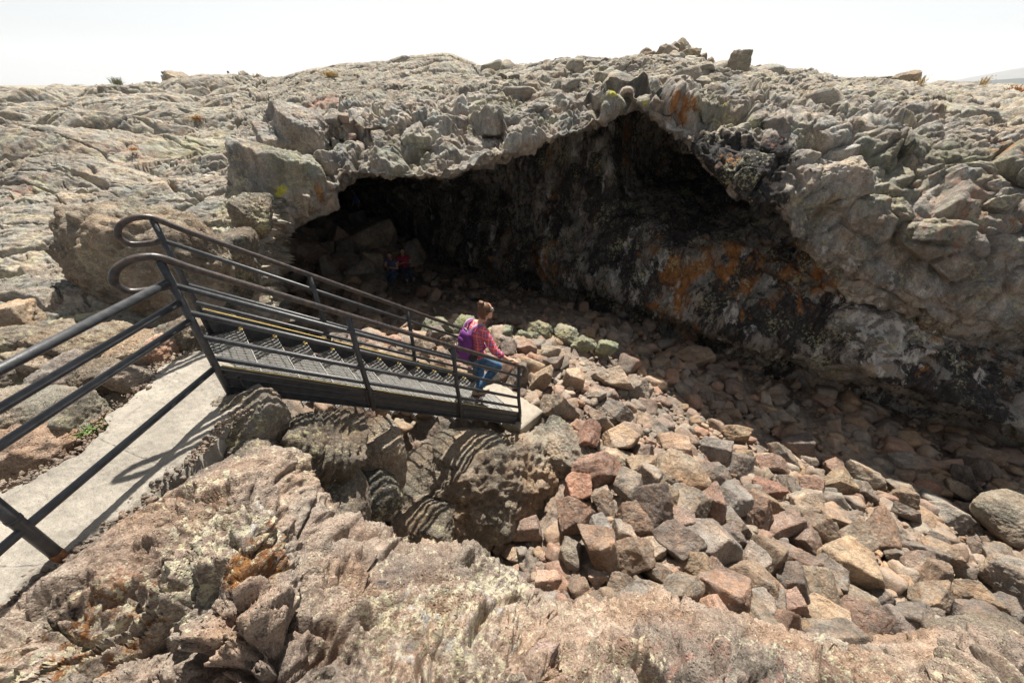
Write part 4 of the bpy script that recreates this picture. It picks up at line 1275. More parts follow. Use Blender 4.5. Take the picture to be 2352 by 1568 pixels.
def hit(x, y, r):
    k = .5
    for i in range(int((x - .9) // k), int((x + .9) // k) + 1):
        for j in range(int((y - .9) // k), int((y + .9) // k) + 1):
            for (a, b, s_) in cell.get((i, j), ()):
                if (a - x) ** 2 + (b - y) ** 2 < (.54 * (s_ + r)) ** 2:
                    return True
    return False
def put(x, y, r):
    cell.setdefault((int(x // .5), int(y // .5)), []).append((x, y, r))
for t in taken:
    put(*t)
thin = perlin(np.stack([cp[:, 0] * 1.1, cp[:, 1] * 1.1, 0 * cp[:, 0]], 1), 331)
chosen = []
for i in order:
    x, y = cp[i, :2]
    if hit(x, y, size[i]):
        continue
    if size[i] > .06 and cdp[i] < 12 and rg.random() < .92 and thin[i] < -.12:
        continue
    if size[i] < .05 and rg.random() < .25:
        continue
    put(x, y, size[i]); chosen.append(i)
    if len(chosen) > 9000:
        break
chosen = np.array(chosen)
vis = size[chosen] / cdp[chosen]
chosen = chosen[np.argsort(-vis)]
NIND = 222
MAST = [rock_mesh('rock', rg.uniform(.72, 1.2, 3) * (1, .95, .8), 900 + k, level=5, planes=7, sharp=90, rough=.065, pits=.032)[0] for k in range(16)]
def where(i):
    u, v = cu[i], cv[i]
    if cave_z[i] > .4: return 'dark broken rock on the floor deep inside the shaded cave'
    if u < 1000 and v < 900: return 'dark rock in the shade seen behind the stair rails'
    if u < 1180: return 'brown rock below the staircase beside the overhanging boulder'
    shade = v < 760 + (u - 1180) * .47
    if shade: return 'loose rock in the shaded trough in front of the cave wall'
    if v > 1330: return 'sunlit broken lava rock low on the rubble slope by the foreground ledge'
    if u > 1900: return 'sunlit broken lava rock on the right part of the rubble slope'
    if v < 1050: return 'sunlit broken lava rock high on the rubble slope near the landing'
    return 'sunlit broken lava rock in the middle of the rubble slope'
for n_, i in enumerate(chosen[:NIND]):
    o = bpy.data.objects.new('rock', MAST[n_ % 16]); COL.objects.link(o)
    if n_ < 16:
        MAST[n_].materials.append(M['rock'])
    s_ = size[i]
    o.scale = (s_ * rg.uniform(.85, 1.25), s_ * rg.uniform(.8, 1.1), s_ * rg.uniform(.7, 1.0))
    o.rotation_euler = (rg.uniform(-1.2, 1.2), rg.uniform(-1.2, 1.2), rg.uniform(0, 6.28))
    o.location = cp[i] + np.array([0, 0, s_ * rg.uniform(.25, .75)])
    tag(o, where(i), 'rock', 'broken lava rocks on the pit floor')
SS = [rock_shape(rg.uniform(.7, 1.2, 3) * (1, 1, .75), 990 + k, level=2, planes=5, sharp=60, rough=.03) for k in range(8)]
SM = [rock_shape(rg.uniform(.7, 1.2, 3) * (1, 1, .75), 950 + k, level=3, planes=6, sharp=60, rough=.05) for k in range(12)]
Vs, Fs, ts_, off = [], [], [], 0
for i in chosen[NIND:]:
    V, Fi = SM[int(rg.integers(12))]
    if size[i] / cdp[i] * FPX * .4354 < 3.0:
        V, Fi = SS[int(rg.integers(8))]
    R_ = np.array(Euler((rg.uniform(-.6, .6), rg.uniform(-.6, .6), rg.uniform(0, 6.28))).to_matrix())
    Q = (V * (size[i] * rg.uniform(.8, 1.2, 3))) @ R_.T + cp[i] + (0, 0, size[i] * .35)
    Vs.append(Q); Fs.append(Fi + off); off += len(Q)
    ts_.append(np.repeat(rg.random((1, 3)), len(Q), 0))
V = np.concatenate(Vs); Fi = np.concatenate(Fs)
M['rubble'] = rock_mat('small_rubble', (.115, .092, .078), (.215, .172, .142), (.33, .27, .22), lich_amt=.1, orange=.2, bump=.7, ves=.6, grain=1.6)
nt = M['rubble'].node_tree; b_ = nt.nodes['Principled BSDF']
old = b_.inputs['Base Color'].links[0].from_socket
hue = nramp(nt, nattr(nt, 'tone')[0], [(0, (.85, .88, .9)), (.25, (1.02, .98, .93)), (.42, (1.15, .88, .78)), (.55, (.72, .7, .7)), (.72, (1.2, 1.05, .84)), (.85, (.9, .9, .88)), (1, (1.0, 1.0, .98))])
nt.links.new(nmix(nt, .9, old, hue, 'MULTIPLY'), b_.inputs['Base Color'])
me = np_mesh('rubble', V, Fi, attrs={'tone': np.concatenate(ts_)})
tag(link('rubble', me, M['rubble']), 'small broken lava stones covering the pit floor between the larger rocks', 'rubble', kind='stuff')

# grit along both edges of the path
rg = np.random.default_rng(31)
Vs, Fs, off = [], [], 0
for Cv, sgn in ((Lc, -1), (Rc, 1)):
    for k in range(900):
        i = int(rg.integers(60, len(Cv) - 1))
        t = Cv[min(i + 1, len(Cv) - 1)] - Cv[i - 1]; t /= np.linalg.norm(t)
        q = Cv[i] + np.array((t[1], -t[0], 0)) * sgn * rg.normal(.0, .035) + np.array((0, 0, -.005))
        r = float(np.exp(rg.normal(math.log(.007), .5)))
        V, Fi = SS[int(rg.integers(8))]
        R_ = np.array(Euler((rg.uniform(0, 6), rg.uniform(0, 6), rg.uniform(0, 6))).to_matrix())
        Vs.append((V * r) @ R_.T + q); Fs.append(Fi + off); off += len(V)
V = np.concatenate(Vs)
tag(link('gravel', np_mesh('gravel', V, np.concatenate(Fs), attrs={'tone': np.full((len(V), 3), .1)}), M['rubble']), 'dark grit along the edges of the concrete path', 'gravel', kind='stuff')


# ================================================================== PEOPLE
def blob(name, shapes, voxel, mat, parent, smooth=3):
    """one continuous surface grown round tapered limbs: ('c', p, r, q, s) capsule or ('e', centre, radii, euler) ellipsoid"""
    V, Fc, off = [], [], 0
    D, Fi = ico(3)
    for s in shapes:
        if s[0] == 'e':
            R_ = np.array(Euler([math.radians(x) for x in (s[3] if len(s) > 3 else (0, 0, 0))]).to_matrix())
            V.append((D * np.array(s[2])) @ R_.T + np.array(s[1])); Fc.append(Fi + off); off += len(D)
        else:
            _, p, r, q, t = s
            p, q = np.array(p, float), np.array(q, float)
            L = np.linalg.norm(q - p); ax = (q - p) / max(L, 1e-6)
            h = D @ ax
            W_ = np.where((h > 0)[:, None], q + D * t, p + D * r)
            V.append(W_); Fc.append(Fi + off); off += len(D)
            n = max(1, int(L / (min(r, t) * .7)))
            for k in range(1, n):
                f = k / n
                V.append(p + (q - p) * f + D * (r + (t - r) * f)); Fc.append(Fi + off); off += len(D)
    me = np_mesh(name, np.concatenate(V), np.concatenate(Fc))
    o = link(name, me, None, None)
    m = o.modifiers.new('r', 'REMESH'); m.mode = 'VOXEL'; m.voxel_size = voxel; m.use_smooth_shade = True
    if smooth:
        k = o.modifiers.new('s', 'SMOOTH'); k.iterations = smooth; k.factor = .5
    bpy.context.view_layer.update()
    ev = o.evaluated_get(bpy.context.evaluated_depsgraph_get())
    m2 = bpy.data.meshes.new_from_object(ev)
    o.modifiers.clear()
    o.data = m2; bpy.data.meshes.remove(me); m2.name = name
    m2.materials.clear(); m2.materials.append(mat)
    o.parent = parent
    return o


M['skin'] = plain_mat('skin', (.52, .30, .21), .55, spec=.4, vary=.08, scale=20)
M['hair'] = plain_mat('brown_hair', (.055, .022, .010), .45, spec=.5, col2=(.16, .068, .028), scale=60, bump=.8)
M['jeans'] = plain_mat('blue_denim', (.035, .085, .17), .9, spec=.2, col2=(.11, .20, .32), scale=9, bump=.3)
M['purple'] = plain_mat('purple_nylon', (.10, .018, .14), .6, spec=.4, col2=(.17, .035, .22), scale=7, bump=.3)
M['mauve'] = plain_mat('mauve_webbing', (.30, .09, .30), .7)
M['greycloth'] = plain_mat('grey_trim', (.33, .30, .31), .7)
M['dark'] = plain_mat('dark_fabric', (.02, .02, .024), .7)
M['shoe'] = plain_mat('tan_shoe', (.30, .22, .15), .8, col2=(.42, .34, .26), scale=25)
M['sole'] = plain_mat('maroon_sole', (.10, .035, .04), .8)
M['glass'] = plain_mat('spectacle_metal', (.35, .33, .32), .3, metal=1)


def plaid():
    m, nt, b = mat_new('red_plaid_cotton')
    tc = node(nt, 'ShaderNodeTexCoord')
    sp = node(nt, 'ShaderNodeSeparateXYZ')
    nz = node(nt, 'ShaderNodeTexNoise'); nz.inputs['Scale'].default_value = 4
    nt.links.new(tc.outputs['Object'], nz.inputs['Vector'])
    nt.links.new(tc.outputs['Object'], sp.inputs[0])
    w = nmath(nt, 'MULTIPLY', nz.outputs['Fac'], .05)
    a = nmath(nt, 'ADD', nmath(nt, 'ADD', sp.outputs[0], nmath(nt, 'MULTIPLY', sp.outputs[1], .8)), w)
    c = nmath(nt, 'ADD', nmath(nt, 'ADD', sp.outputs[2], nmath(nt, 'MULTIPLY', sp.outputs[1], .25)), w)
    def band(x, per, ph):
        return nmath(nt, 'FRACT', nmath(nt, 'ADD', nmath(nt, 'DIVIDE', x, per), ph))
    col = (.62, .055, .07)
    stripes = [(0, 0), (.30, 0), (.31, 1), (.52, 1), (.53, 0), (1, 0)]
    navy = lambda f: nramp(nt, f, [(0, 0), (.44, 0), (.46, 1), (.70, 1), (.72, 0), (1, 0)])
    white = lambda f: nramp(nt, f, [(0, 0), (.07, 0), (.08, 1), (.13, 1), (.14, 0), (.55, 0), (.56, .9), (.60, .9), (.61, 0), (1, 0)])
    fa, fc = band(a, .105, .1), band(c, .105, .3)
    col = nmix(nt, nmath(nt, 'MULTIPLY', navy(fa), .62), (.68, .075, .085), (.05, .05, .22))
    col = nmix(nt, nmath(nt, 'MULTIPLY', navy(fc), .55), col, (.06, .05, .24))
    col = nmix(nt, nmath(nt, 'MULTIPLY', white(fa), .65), col, (.72, .62, .68))
    col = nmix(nt, nmath(nt, 'MULTIPLY', white(fc), .6), col, (.72, .60, .66))
    nt.links.new(col, b.inputs['Base Color'])
    b.inputs['Roughness'].default_value = .85
    bp = node(nt, 'ShaderNodeBump'); bp.inputs['Strength'].default_value = .5; bp.inputs['Distance'].default_value = .02
    nz2 = node(nt, 'ShaderNodeTexNoise'); nz2.inputs['Scale'].default_value = 11; nz2.inputs['Detail'].default_value = 3
    nt.links.new(tc.outputs['Object'], nz2.inputs['Vector'])
    nt.links.new(nz2.outputs['Fac'], bp.inputs['Height']); nt.links.new(bp.outputs[0], b.inputs['Normal'])
    return m


M['plaid'] = plaid()

# the woman walking down the flight; x to her right, y the way she faces
WS = .93
WZ = ZT(11 / 12) - .07
wpos = st(11 / 12, .46, WZ, -.12)
woman = tag(empty('person', wpos, math.atan2(E2[1], E2[0]) - math.pi / 2), 'woman with a brown hair bun, plaid shirt and jeans walking down the steel stairs', 'person')
HD = np.array((.03, .17, 1.485))
SHR, ELR, WRR = (.165, .05, 1.265), (.315, .09, 1.03), (.425, .235, .875)
SHL, ELL, WRL = (-.165, .05, 1.265), (-.235, .05, 1.0), (-.20, .20, .86)
HIR, KNR, ANR = (.085, -.02, .83), (.13, .27, .585), (.10, -.09, .315)
HIL, KNL, ANL = (-.085, -.01, .82), (-.085, .10, .45), (-.075, .07, .085)
f = Vector((.50, .10, -.42)).normalized()
HA = np.array((.475, .30, .875))
rail_d = np.array((0, .82, -.57))


def hand(c, fwd, side, sgn):
    """palm lying on a bar that runs along fwd; four fingers bend over it, the thumb below"""
    out = [('e', c, (.030, .042, .017), (-35, 0, 8 * sgn))]
    for k, (o, L) in enumerate(((.030, .046), (.010, .052), (-.010, .050), (-.030, .040))):
        b = np.array(c) + np.array(fwd) * o + np.array(side) * .028
        m = b + np.array(side) * L * .55 + np.array((0, 0, -.006))
        e = m + np.array(side) * L * .05 + np.array((0, 0, -L * .62))
        out += [('c', b, .0095, m, .0088), ('c', m, .0088, e, .0072)]
    t0 = np.array(c) + np.array(fwd) * .036 - np.array(side) * .018
    t1 = t0 + np.array(fwd) * .026 + np.array((0, 0, -.016))
    out += [('c', t0, .0115, t1, .0095), ('c', t1, .0095, t1 + np.array(fwd) * .012 + np.array((0, 0, -.022)), .0078)]
    return out


body = [('e', HD + (0, .0, .03), (.074, .092, .098), (-28, 0, 0)), ('e', HD + (0, .045, -.04), (.052, .058, .068), (-28, 0, 0)), ('c', HD + (0, .086, -.095), .022, HD + (0, .070, -.105), .026),
        ('c', HD + (0, .105, .005), .010, HD + (0, .122, -.032), .013), ('e', HD + (.074, .0, -.012), (.012, .022, .032), (-20, 0, 0)), ('e', HD + (-.074, .0, -.012), (.012, .022, .032), (-20, 0, 0)),
        ('c', (.01, .08, 1.30), .054, HD + (0, .0, -.04), .050),
        ('e', (0, .03, 1.18), (.155, .105, .155)), ('e', (0, .0, .98), (.125, .09, .13)), ('e', (0, -.03, .86), (.155, .115, .11)),
        ('c', SHR, .052, ELR, .040), ('c', ELR, .038, WRR, .026), ('c', WRR, .025, HA - np.array((.02, .015, 0)), .022),
        ('c', SHL, .052, ELL, .040), ('c', ELL, .038, WRL, .026), ('c', SHR, .055, (.05, .06, 1.30), .06), ('c', SHL, .055, (-.05, .06, 1.30), .06),
        ('c', HIR, .082, KNR, .058), ('c', KNR, .056, ANR, .038), ('c', HIL, .082, KNL, .058), ('c', KNL, .056, ANL, .038),
        ('c', ANR, .036, (.10, .01, .225), .030), ('c', ANL, .036, (-.075, .18, .035), .030)]
body += hand(HA, rail_d, np.array((1, 0, 0)), 1)
wl_ = np.array(WRL)
body += [('c', wl_, .025, wl_ + (.01, .03, -.05), .026), ('e', wl_ + (.01, .04, -.065), (.018, .034, .042))]
for o, L in ((.026, .05), (.008, .055), (-.010, .053), (-.027, .044)):
    b0 = wl_ + np.array((.01, .045 + o, -.10)); b1 = b0 + (.008, .01, -L * .5); b2 = b1 + (.02, .0, -L * .4)
    body += [('c', b0, .0092, b1, .0086), ('c', b1, .0086, b2, .0072)]
body += [('c', wl_ + (.01, .065, -.05), .0115, wl_ + (.03, .085, -.085), .009)]
bo = blob('body', body, .0065, M['skin'], woman, 3)
for sx in (-1, 1):
    mb = MB(); mb.sphere(HD + (sx * .031, .084, .008), .012); mb.build('eye', M['dark'], woman)
mb = MB()
for sx in (-1, 1):
    c = Vector(HD + (sx * .032, .106, .004))
    mb.tube([c + Vector((.024 * math.cos(a), .0, .017 * math.sin(a))) for a in np.linspace(0, 6.283, 17)], .0022, 6, False)
    mb.tube([c + Vector((sx * .024, 0, .004)), Vector(HD + (sx * .076, .03, .006)), Vector(HD + (sx * .078, -.008, .0))], .0022, 6)
mb.tube([Vector(HD + (-.01, .107, .006)), Vector(HD + (.01, .107, .006))], .002, 6)
mb.build('glasses', M['glass'], woman)
mb = MB(); mb.tube([Vector(HD + (.028 * x - .0, .112 - .003 * x * x, -.068)) for x in (-1, -.5, 0, .5, 1)], [.002, .004, .0045, .004, .002], 8)
mb.build('mouth', plain_mat('lips', (.42, .14, .12), .5), woman)
hair = [('e', HD + (0, -.018, .05), (.083, .094, .090), (-28, 0, 0)), ('e', HD + (0, -.055, .0), (.074, .058, .080), (-20, 0, 0)), ('e', HD + (0, -.05, -.055), (.045, .036, .05)),
        ('e', HD + (.058, -.008, .012), (.024, .04, .045)), ('e', HD + (-.058, -.008, .012), (.024, .04, .045)), ('c', HD + (.05, -.05, -.05), .012, HD + (.045, -.045, -.11), .004)]
hh = blob('hair', hair, .007, M['hair'], woman, 2)
bun = [('e', HD + (0, -.062, .142), (.042, .040, .036))]
for k in range(9):
    a = k * 2.3; r = .024
    p = HD + np.array((r * math.cos(a), -.064 + r * math.sin(a) * .8, .147 + .016 * math.sin(k * 1.7)))
    bun.append(('c', p, .012, p + np.array((.022 * math.cos(a + 1.6), .022 * math.sin(a + 1.6), .010 * math.cos(k))), .008))
b_ = blob('bun', bun, .005, M['hair'], hh, 1)
mb = MB()
for k in range(14):
    a = k * .9
    p = Vector(HD + (.04 * math.cos(a), -.075 + .03 * math.sin(a), .125)); mb.tube([p, p + Vector((.02 * math.cos(a), .012 * math.sin(a), .018)), p + Vector((.045 * math.cos(a * 1.3), .02 * math.sin(a), .02))], [.0016, .0012, .0005], 4)
mb.build('stray_hair', M['hair'], hh)
Rh = Euler((math.radians(-18), 0, 0)).to_matrix()
ring = [Vector(HD) + Rh @ Vector((.087 * math.cos(a), .100 * math.sin(a) - .012, .035)) for a in np.linspace(0, 2 * math.pi, 37)]
mb = MB()
for a, b in zip(ring, ring[1:]):
    u_ = Rh @ Vector((0, 0, .012)); mb.poly((a - u_, b - u_, b + u_, a + u_))
hb = mb.build('headlamp_band', M['dark'], woman)
so = hb.modifiers.new('t', 'SOLIDIFY'); so.thickness = .006
mb = MB(); mb.box(Vector(HD) + Rh @ Vector((0, .096, .036)), (.045, .03, .034), Rh); mb.build('lamp', M['greycloth'], hb, .004)
shirt = [('e', (0, .02, 1.19), (.175, .122, .155)), ('e', (0, -.0, 1.02), (.148, .112, .15)), ('e', (0, -.025, .88), (.172, .130, .075)), ('c', (.10, .03, 1.285), .062, (-.10, .03, 1.285), .062),
         ('c', SHR, .066, ELR, .056), ('c', ELR, .056, np.array(ELR) + .42 * (np.array(WRR) - np.array(ELR)), .046), ('c', SHL, .066, ELL, .056), ('c', ELL, .056, np.array(ELL) + .42 * (np.array(WRL) - np.array(ELL)), .046)]
sh = blob('plaid_shirt', shirt, .008, M['plaid'], woman, 4)
mb = MB(); mb.tube([Vector((.015 + .066 * math.cos(a), .085 + .062 * math.sin(a), 1.335 + .022 * math.sin(a + .4))) for a in np.linspace(0, 6.283, 25)], .015, 8, False)
mb.build('collar', M['plaid'], sh)
for el, wr in ((ELR, WRR), (ELL, WRL)):
    el, wr = np.array(el), np.array(wr)
    mb = MB(); mb.tube([el + (wr - el) * t for t in (.36, .40, .52, .55)], [.044, .051, .049, .040], 16); mb.build('cuff', plain_mat('cuff_cotton', (.30, .04, .12), .85), sh)
jn = [('e', (0, -.035, .86), (.168, .128, .10)), ('c', HIR, .097, KNR, .072), ('c', KNR, .070, ANR, .053), ('c', HIL, .097, KNL, .070), ('c', KNL, .068, ANL, .055)]
blob('jeans', jn, .008, M['jeans'], woman, 4)
for (an, toe, up) in ((ANR, (.10, .075, .215), 1), (ANL, (-.075, .215, .03), 0)):
    an, toe = np.array(an), np.array(toe)
    d = toe - an; d /= np.linalg.norm(d)
    heel = an + (np.array((0, -.045, -.035)) if up else np.array((0, -.045, -.045)))
    sh_ = blob('shoe', [('c', an + (0, 0, .01), .048, heel, .040), ('c', heel, .040, toe - (0, .06, 0), .043), ('c', toe - (0, .06, 0), .042, toe, .034), ('c', an, .046, toe - (0, .08, -.03), .036)], .007, M['shoe'], woman, 2)
    nrm = np.cross(np.array((1, 0, 0)), (toe - heel) / np.linalg.norm(toe - heel))
    nrm = nrm if nrm[2] < 0 else -nrm
    mb = MB(); a, b = Vector(heel + nrm * .036), Vector(toe + nrm * .028)
    mb.tube([a - (b - a) * .10, a, a.lerp(b, .45), a.lerp(b, .8), b + (b - a) * .10], [.020, .036, .030, .038, .022], 14)
    mb.build('sole', M['sole'], sh_)

# her backpack
bp_ = tag(empty('backpack', wpos, math.atan2(E2[1], E2[0]) - math.pi / 2), 'purple backpack with grey trim on the back of the woman on the stairs', 'backpack')
pk = [('e', (-.01, -.155, 1.10), (.135, .085, .17)), ('e', (-.01, -.165, .98), (.145, .105, .13)), ('e', (-.01, -.14, 1.21), (.105, .07, .09)), ('e', (-.01, -.19, .94), (.12, .09, .08))]
blob('pack_body', pk, .010, M['purple'], bp_, 3)
pc = blob('front_pocket', [('e', (-.01, -.235, 1.0), (.105, .055, .095)), ('e', (-.01, -.225, .95), (.11, .055, .07))], .008, M['purple'], bp_, 3)
blob('top_pocket', [('e', (-.01, -.205, 1.16), (.085, .04, .06))], .008, M['purple'], bp_, 2)
mb = MB(); mb.tube([Vector((-.01 + .108 * math.cos(a), -.235 - .048 * math.sin(a), 1.065 + .012 * math.sin(a))) for a in np.linspace(.1, math.pi - .1, 13)], .0075, 8); mb.build('trim', M['greycloth'], pc)
mb = MB(); mb.tube([Vector((-.04, -.285, .965)), Vector((.02, -.29, .96))], .006, 6); mb.build('badge', M['greycloth'], pc)
for sx in (-1, 1):
    pts = curve_pts([(sx * .075 - .005, -.135, 1.265), (sx * .085, -.075, 1.345), (sx * .095, .0, 1.362), (sx * .105, .09, 1.32), (sx * .115, .145, 1.20), (sx * .135, .10, 1.04), (sx * .13, -.06, .95)], 6)
    mb = MB()
    for k, (a, b) in enumerate(zip(pts, pts[1:])):
        w_ = Vector((.027, 0, 0)); mb.poly((a - w_, b - w_, b + w_, a + w_))
    so_ = mb.build('shoulder_strap', M['mauve'], bp_); so = so_.modifiers.new('t', 'SOLIDIFY'); so.thickness = .014; so.offset = 1
    mb = MB()
    for a, b in zip(pts[2:18], pts[3:19]):
        w_ = Vector((.009, 0, 0)); e_ = Vector((0, -.004, .018)); mb.poly((a - w_ + e_, b - w_ + e_, b + w_ + e_, a + w_ + e_))
    sg = mb.build('strap_trim', M['greycloth'], so_); so = sg.modifiers.new('t', 'SOLIDIFY'); so.thickness = .006
mb = MB(); mb.tube(curve_pts([(-.045, -.135, 1.275), (-.03, -.135, 1.315), (.01, -.135, 1.315), (.03, -.135, 1.275)], 5), .008, 8); mb.build('grab_loop', M['greycloth'], bp_)
mb = MB(); mb.tube(curve_pts([(.10, -.16, .95), (.15, -.06, .90), (.16, .03, .84), (.155, .06, .66)], 5), .009, 6); mb.build('hip_strap', M['dark'], bp_)
blob('side_pouch', [('e', (.135, -.135, .93), (.035, .07, .07))], .008, M['dark'], bp_, 2)
for o in (woman, bp_):
    o.scale = (WS,) * 3


def figure(label, pos, rz, pose, shirt_c, leg_c, hair_c, scale=1.0, sleeves=.5, shorts=False):
    """a small far figure: body with its own head, arms and legs; clothes and hair as parts"""
    r = tag(empty('person', pos, rz), label, 'person')
    r.scale = (scale,) * 3
    J = pose
    sk = [('e', J['head'], (.076, .094, .108)), ('c', np.array(J['head']) + (0, .085, -.01), .012, np.array(J['head']) + (0, .10, -.03), .012), ('e', np.array(J['head']) + (.076, 0, -.01), (.012, .02, .03)), ('e', np.array(J['head']) + (-.076, 0, -.01), (.012, .02, .03)),
          ('c', J['neck'], .055, J['head'], .05), ('e', J['chest'], (.16, .11, .17)), ('e', J['hip'], (.15, .12, .12))]
    for s in 'LR':
        sk += [('c', J['sh' + s], .052, J['el' + s], .04), ('c', J['el' + s], .038, J['wr' + s], .027), ('c', J['hp' + s], .085, J['kn' + s], .06), ('c', J['kn' + s], .056, J['an' + s], .038), ('c', J['an' + s], .038, J['to' + s], .032)]
        w_, e_ = np.array(J['wr' + s]), np.array(J['el' + s]); d = (w_ - e_) / np.linalg.norm(w_ - e_)
        sk.append(('e', w_ + d * .05, (.03, .035, .035)))
        for k in range(4):
            q = w_ + d * .08 + np.array((.014 * (k - 1.5), 0, .004 * k)); sk.append(('c', q, .009, q + d * .045 + np.array((0, .008, -.012)), .0075))
        sk.append(('c', w_ + d * .03, .011, w_ + d * .06 + np.array((.03 if s == 'L' else -.03, .01, 0)), .008))
    blob('body', sk, .011, M['skin'], r, 2)
    h = np.array(J['head'])
    blob('hair', [('e', h + (0, -.02, .03), (.083, .094, .098)), ('e', h + (0, -.05, -.03), (.07, .05, .08))], .011, plain_mat('hair', hair_c, .6), r, 1)
    sm = plain_mat('shirt', shirt_c, .85, vary=.15)
    ch, hp = np.array(J['chest']), np.array(J['hip'])
    L = [('e', ch, (.178, .128, .175)), ('c', ch, .125, hp + (0, 0, .06), .13), ('e', ch + (0, 0, .10), (.15, .09, .07))]
    for s in 'LR':
        a, b = np.array(J['sh' + s]), np.array(J['el' + s]); L.append(('c', a, .066, a + (b - a) * sleeves, .056))
    blob('shirt', L, .012, sm, r, 3)
    T = [('e', hp, (.162, .132, .11))]
    for s in 'LR':
        a, b, c = [np.array(J[k + s]) for k in ('hp', 'kn', 'an')]
        T += [('c', a, .098, b, .075)] + ([] if shorts else [('c', b, .07, c, .055)])
    blob('shorts' if shorts else 'trousers', T, .012, plain_mat('trousers', leg_c, .9, vary=.15), r, 3)
    for s in 'LR':
        a, t = np.array(J['an' + s]), np.array(J['to' + s])
        blob('shoe', [('c', a - (0, 0, .01), .047, t, .042), ('c', a + (0, 0, -.02), .046, a + (t - a) * -.25 + (0, 0, -.02), .038)], .011, plain_mat('shoe', (.35, .33, .30), .8), r, 1)
    return r


STAND = dict(head=(0, .02, 1.62), neck=(0, 0, 1.46), chest=(0, 0, 1.26), hip=(0, 0, .96), shL=(-.18, 0, 1.40), shR=(.18, 0, 1.40), elL=(-.25, -.02, 1.12), elR=(.26, -.03, 1.12), wrL=(-.25, .10, .90), wrR=(.29, .06, .88),
             hpL=(-.09, 0, .92), hpR=(.09, 0, .92), knL=(-.10, .04, .50), knR=(.10, .02, .50), anL=(-.10, 0, .09), anR=(.11, -.03, .09), toL=(-.11, .15, .04), toR=(.12, .12, .04))
SIT = dict(head=(0, .06, .80), neck=(0, .02, .64), chest=(0, 0, .42), hip=(0, 0, .12), shL=(-.18, .02, .57), shR=(.18, .02, .57), elL=(-.24, .12, .34), elR=(.24, .12, .34), wrL=(-.10, .30, .42), wrR=(.08, .30, .44),
           hpL=(-.09, .04, .10), hpR=(.09, .04, .10), knL=(-.12, .44, .12), knR=(.12, .45, .10), anL=(-.12, .56, -.28), anR=(.13, .60, -.28), toL=(-.13, .70, -.34), toR=(.15, .74, -.34))
q = at_d(827, 503, 25.0)
figure('person in a bright blue shirt and shorts standing deep in the dark cave', q, 2.6, STAND, (.02, .16, .42), (.10, .10, .09), (.03, .02, .015), 1.03, shorts=True)
q = floor_at(905, 640)[0]
figure('person with a sleeveless dark top sitting on the left of two in the dark cave', at_d(905, 632, project(q)[2]), 3.0, SIT, (.10, .11, .22), (.05, .09, .17), (.05, .03, .02), 1.05, sleeves=.1)
SIT2 = dict(SIT); SIT2.update(anL=(-.10, .85, -.05), anR=(.14, .88, -.02), toL=(-.12, .95, .05), toR=(.16, .98, .07), knL=(-.10, .46, .08), knR=(.12, .47, .10))
figure('person in a red top sitting on the right of two in the dark cave', at_d(930, 622, project(q)[2] + .4), 3.6, SIT2, (.32, .03, .06), (.05, .08, .15), (.02, .015, .012), 1.05, sleeves=.45)
q = at_d(393, 216, 36.0)
figure('person in a pale blue shirt far off on the plain, seen from the waist up', q, 1.2, STAND, (.40, .50, .56), (.10, .12, .16), (.12, .08, .05), 1.0)
for (u, vt, vb, d, lean, lab) in ((304, 191, 214, 30, -.25, 'rusty leaning marker stake left of the far person on the plain'), (513, 173, 192, 32, -.1, 'short rusty stake on the left skyline beside the signed pole'), (523, 164, 186, 34, 0, 'tall thin pole with a small box on top on the left skyline'), (581, 168, 186, 34, -.12, 'thin grey stake on the skyline, rightmost of the row')):
    a, b = Vector(at_d(u + 1.5, vb, d)), Vector(at_d(u, vt, d))
    mb = MB(); mb.tube([a, b], .025, 8)
    r = tag(mb.build('marker_stake', M['rust']), lab, 'stake', 'marker stakes on the plain')
    if 'box' in lab:
        mb = MB(); mb.box(b + Vector((0, 0, -.06)), (.12, .1, .16)); mb.build('box', M['dark'], r)
        mb = MB(); mb.tube([b, b + Vector((1.0, 0, -.95))], .008, 6); mb.build('guy_wire', M['steel'], r)

# ================================================================== PLANTS
def tuft(name, label, cat, u, v, d, h, spread, n, col, seed, group=None, leaf=.02, lift=0.0):
    rg = np.random.default_rng(seed)
    c = at_d(u, v, d) if d else None
    V, Fc = [], []
    for k in range(n):
        a = rg.uniform(0, 6.283); s = rg.uniform(.2, 1) * spread; hh = h * rg.uniform(.4, 1)
        b = np.array((rg.normal() * spread * .25, rg.normal() * spread * .25, -.03))
        t = b + (math.cos(a) * s, math.sin(a) * s, hh)
        m = (b + t) / 2 + (0, 0, hh * .18)
        w = np.array((-math.sin(a), math.cos(a), .2)) * leaf * .5
        i = len(V)
        V += [b - w * .6, b + w * .6, m + w, m - w, t]
        Fc += [(i, i + 1, i + 2), (i, i + 2, i + 3), (i + 3, i + 2, i + 4)]
        for q in range(3):
            p = b + (t - b) * rg.uniform(.35, 1) + rg.normal(size=3) * leaf
            x, y = rg.normal(size=3), rg.normal(size=3); x *= leaf / np.linalg.norm(x); y *= .6 * leaf / np.linalg.norm(y)
            i = len(V); V += [p - x, p - y, p + x, p + y]; Fc += [(i, i + 1, i + 2), (i, i + 2, i + 3)]
    o = link(name, np_mesh(name, np.array(V), np.array(Fc), False), col)
    o.location = c
    return tag(o, label, cat, group)


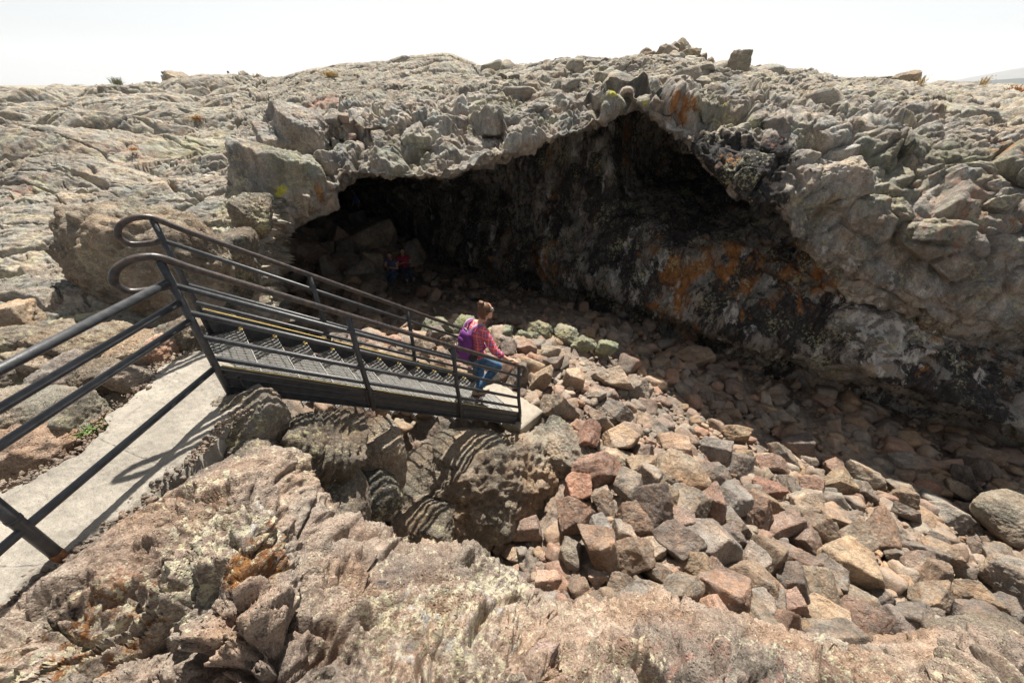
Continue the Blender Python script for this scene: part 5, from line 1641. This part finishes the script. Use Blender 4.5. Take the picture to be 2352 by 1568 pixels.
M['green'] = plain_mat('weed_leaf', (.09, .16, .03), .7, vary=.4, scale=8)
M['sage'] = plain_mat('sage_leaf', (.20, .21, .13), .8, vary=.25, scale=6)
M['dry'] = plain_mat('orange_dry_leaf', (.36, .17, .05), .8, vary=.4, scale=8)
M['straw'] = plain_mat('dry_grass', (.42, .31, .14), .8, vary=.3, scale=8)
M['yellowgreen'] = plain_mat('yellow_flower', (.48, .40, .05), .7, vary=.4, scale=8)
for (name, lab, cat, u, v, d, h, sp, n, m) in (
        ('weed', 'small green weed in the gap between rock and path', 'weed', 212, 985, 2.58, .07, .09, 70, 'green'), ('weed', 'yellow flowering weed below the green one at the path edge', 'weed', 222, 958, 2.68, .05, .05, 40, 'yellowgreen'),
        ('weed', 'yellow green weed on top of the big rounded boulder', 'weed', 240, 552, 4.55, .06, .14, 60, 'yellowgreen'), ('shrub', 'pale sage shrub against the sky on the left plain', 'shrub', 272, 197, 33, .7, .55, 160, 'sage'),
        ('shrub', 'low yellowish shrub below the far person on the plain', 'shrub', 598, 205, 27, .25, .6, 120, 'straw'), ('shrub', 'tiny faint shrub far left on the skyline', 'shrub', 180, 202, 38, .35, .6, 90, 'sage'),
        ('weed', 'orange dry plant on the lava slope at the far left', 'plant', 205, 290, 15, .16, .38, 110, 'dry'), ('weed', 'orange dry plant on the lava slope nearer the cave', 'plant', 457, 273, 16, .14, .35, 90, 'dry'), ('weed', 'small orange plant beside the reddish gravel on the slope', 'plant', 305, 343, 9.5, .08, .14, 60, 'dry'),
        ('shrub', 'yellow brown shrub below the highest dome of the plain', 'shrub', 762, 178, 20, .35, .5, 140, 'straw'), ('shrub', 'yellow green lichen like plant above the notch of the cave roof', 'plant', 1398, 212, 8.6, .12, .14, 90, 'yellowgreen'),
        ('grass_tuft', 'thin dry grass beside the pointed boulder on the right skyline', 'grass', 2115, 193, 22, .5, .3, 30, 'straw'), ('grass_tuft', 'dry grass stems on the right skyline under the hill', 'grass', 2258, 196, 20, .5, .35, 34, 'straw'), ('grass_tuft', 'orange grass at the right edge of the skyline', 'grass', 2335, 212, 16, .3, .6, 80, 'dry'),
        ('grass_tuft', 'orange dry tuft left of the pointed boulder on the plain', 'grass', 1720, 205, 11, .14, .2, 50, 'straw')):
    tuft(name, lab, cat, u, v, d, h, sp, n, M[m], abs(hash((u, v))) % 9999, leaf=.012 * max(1, d / 9) if d < 14 else .03)
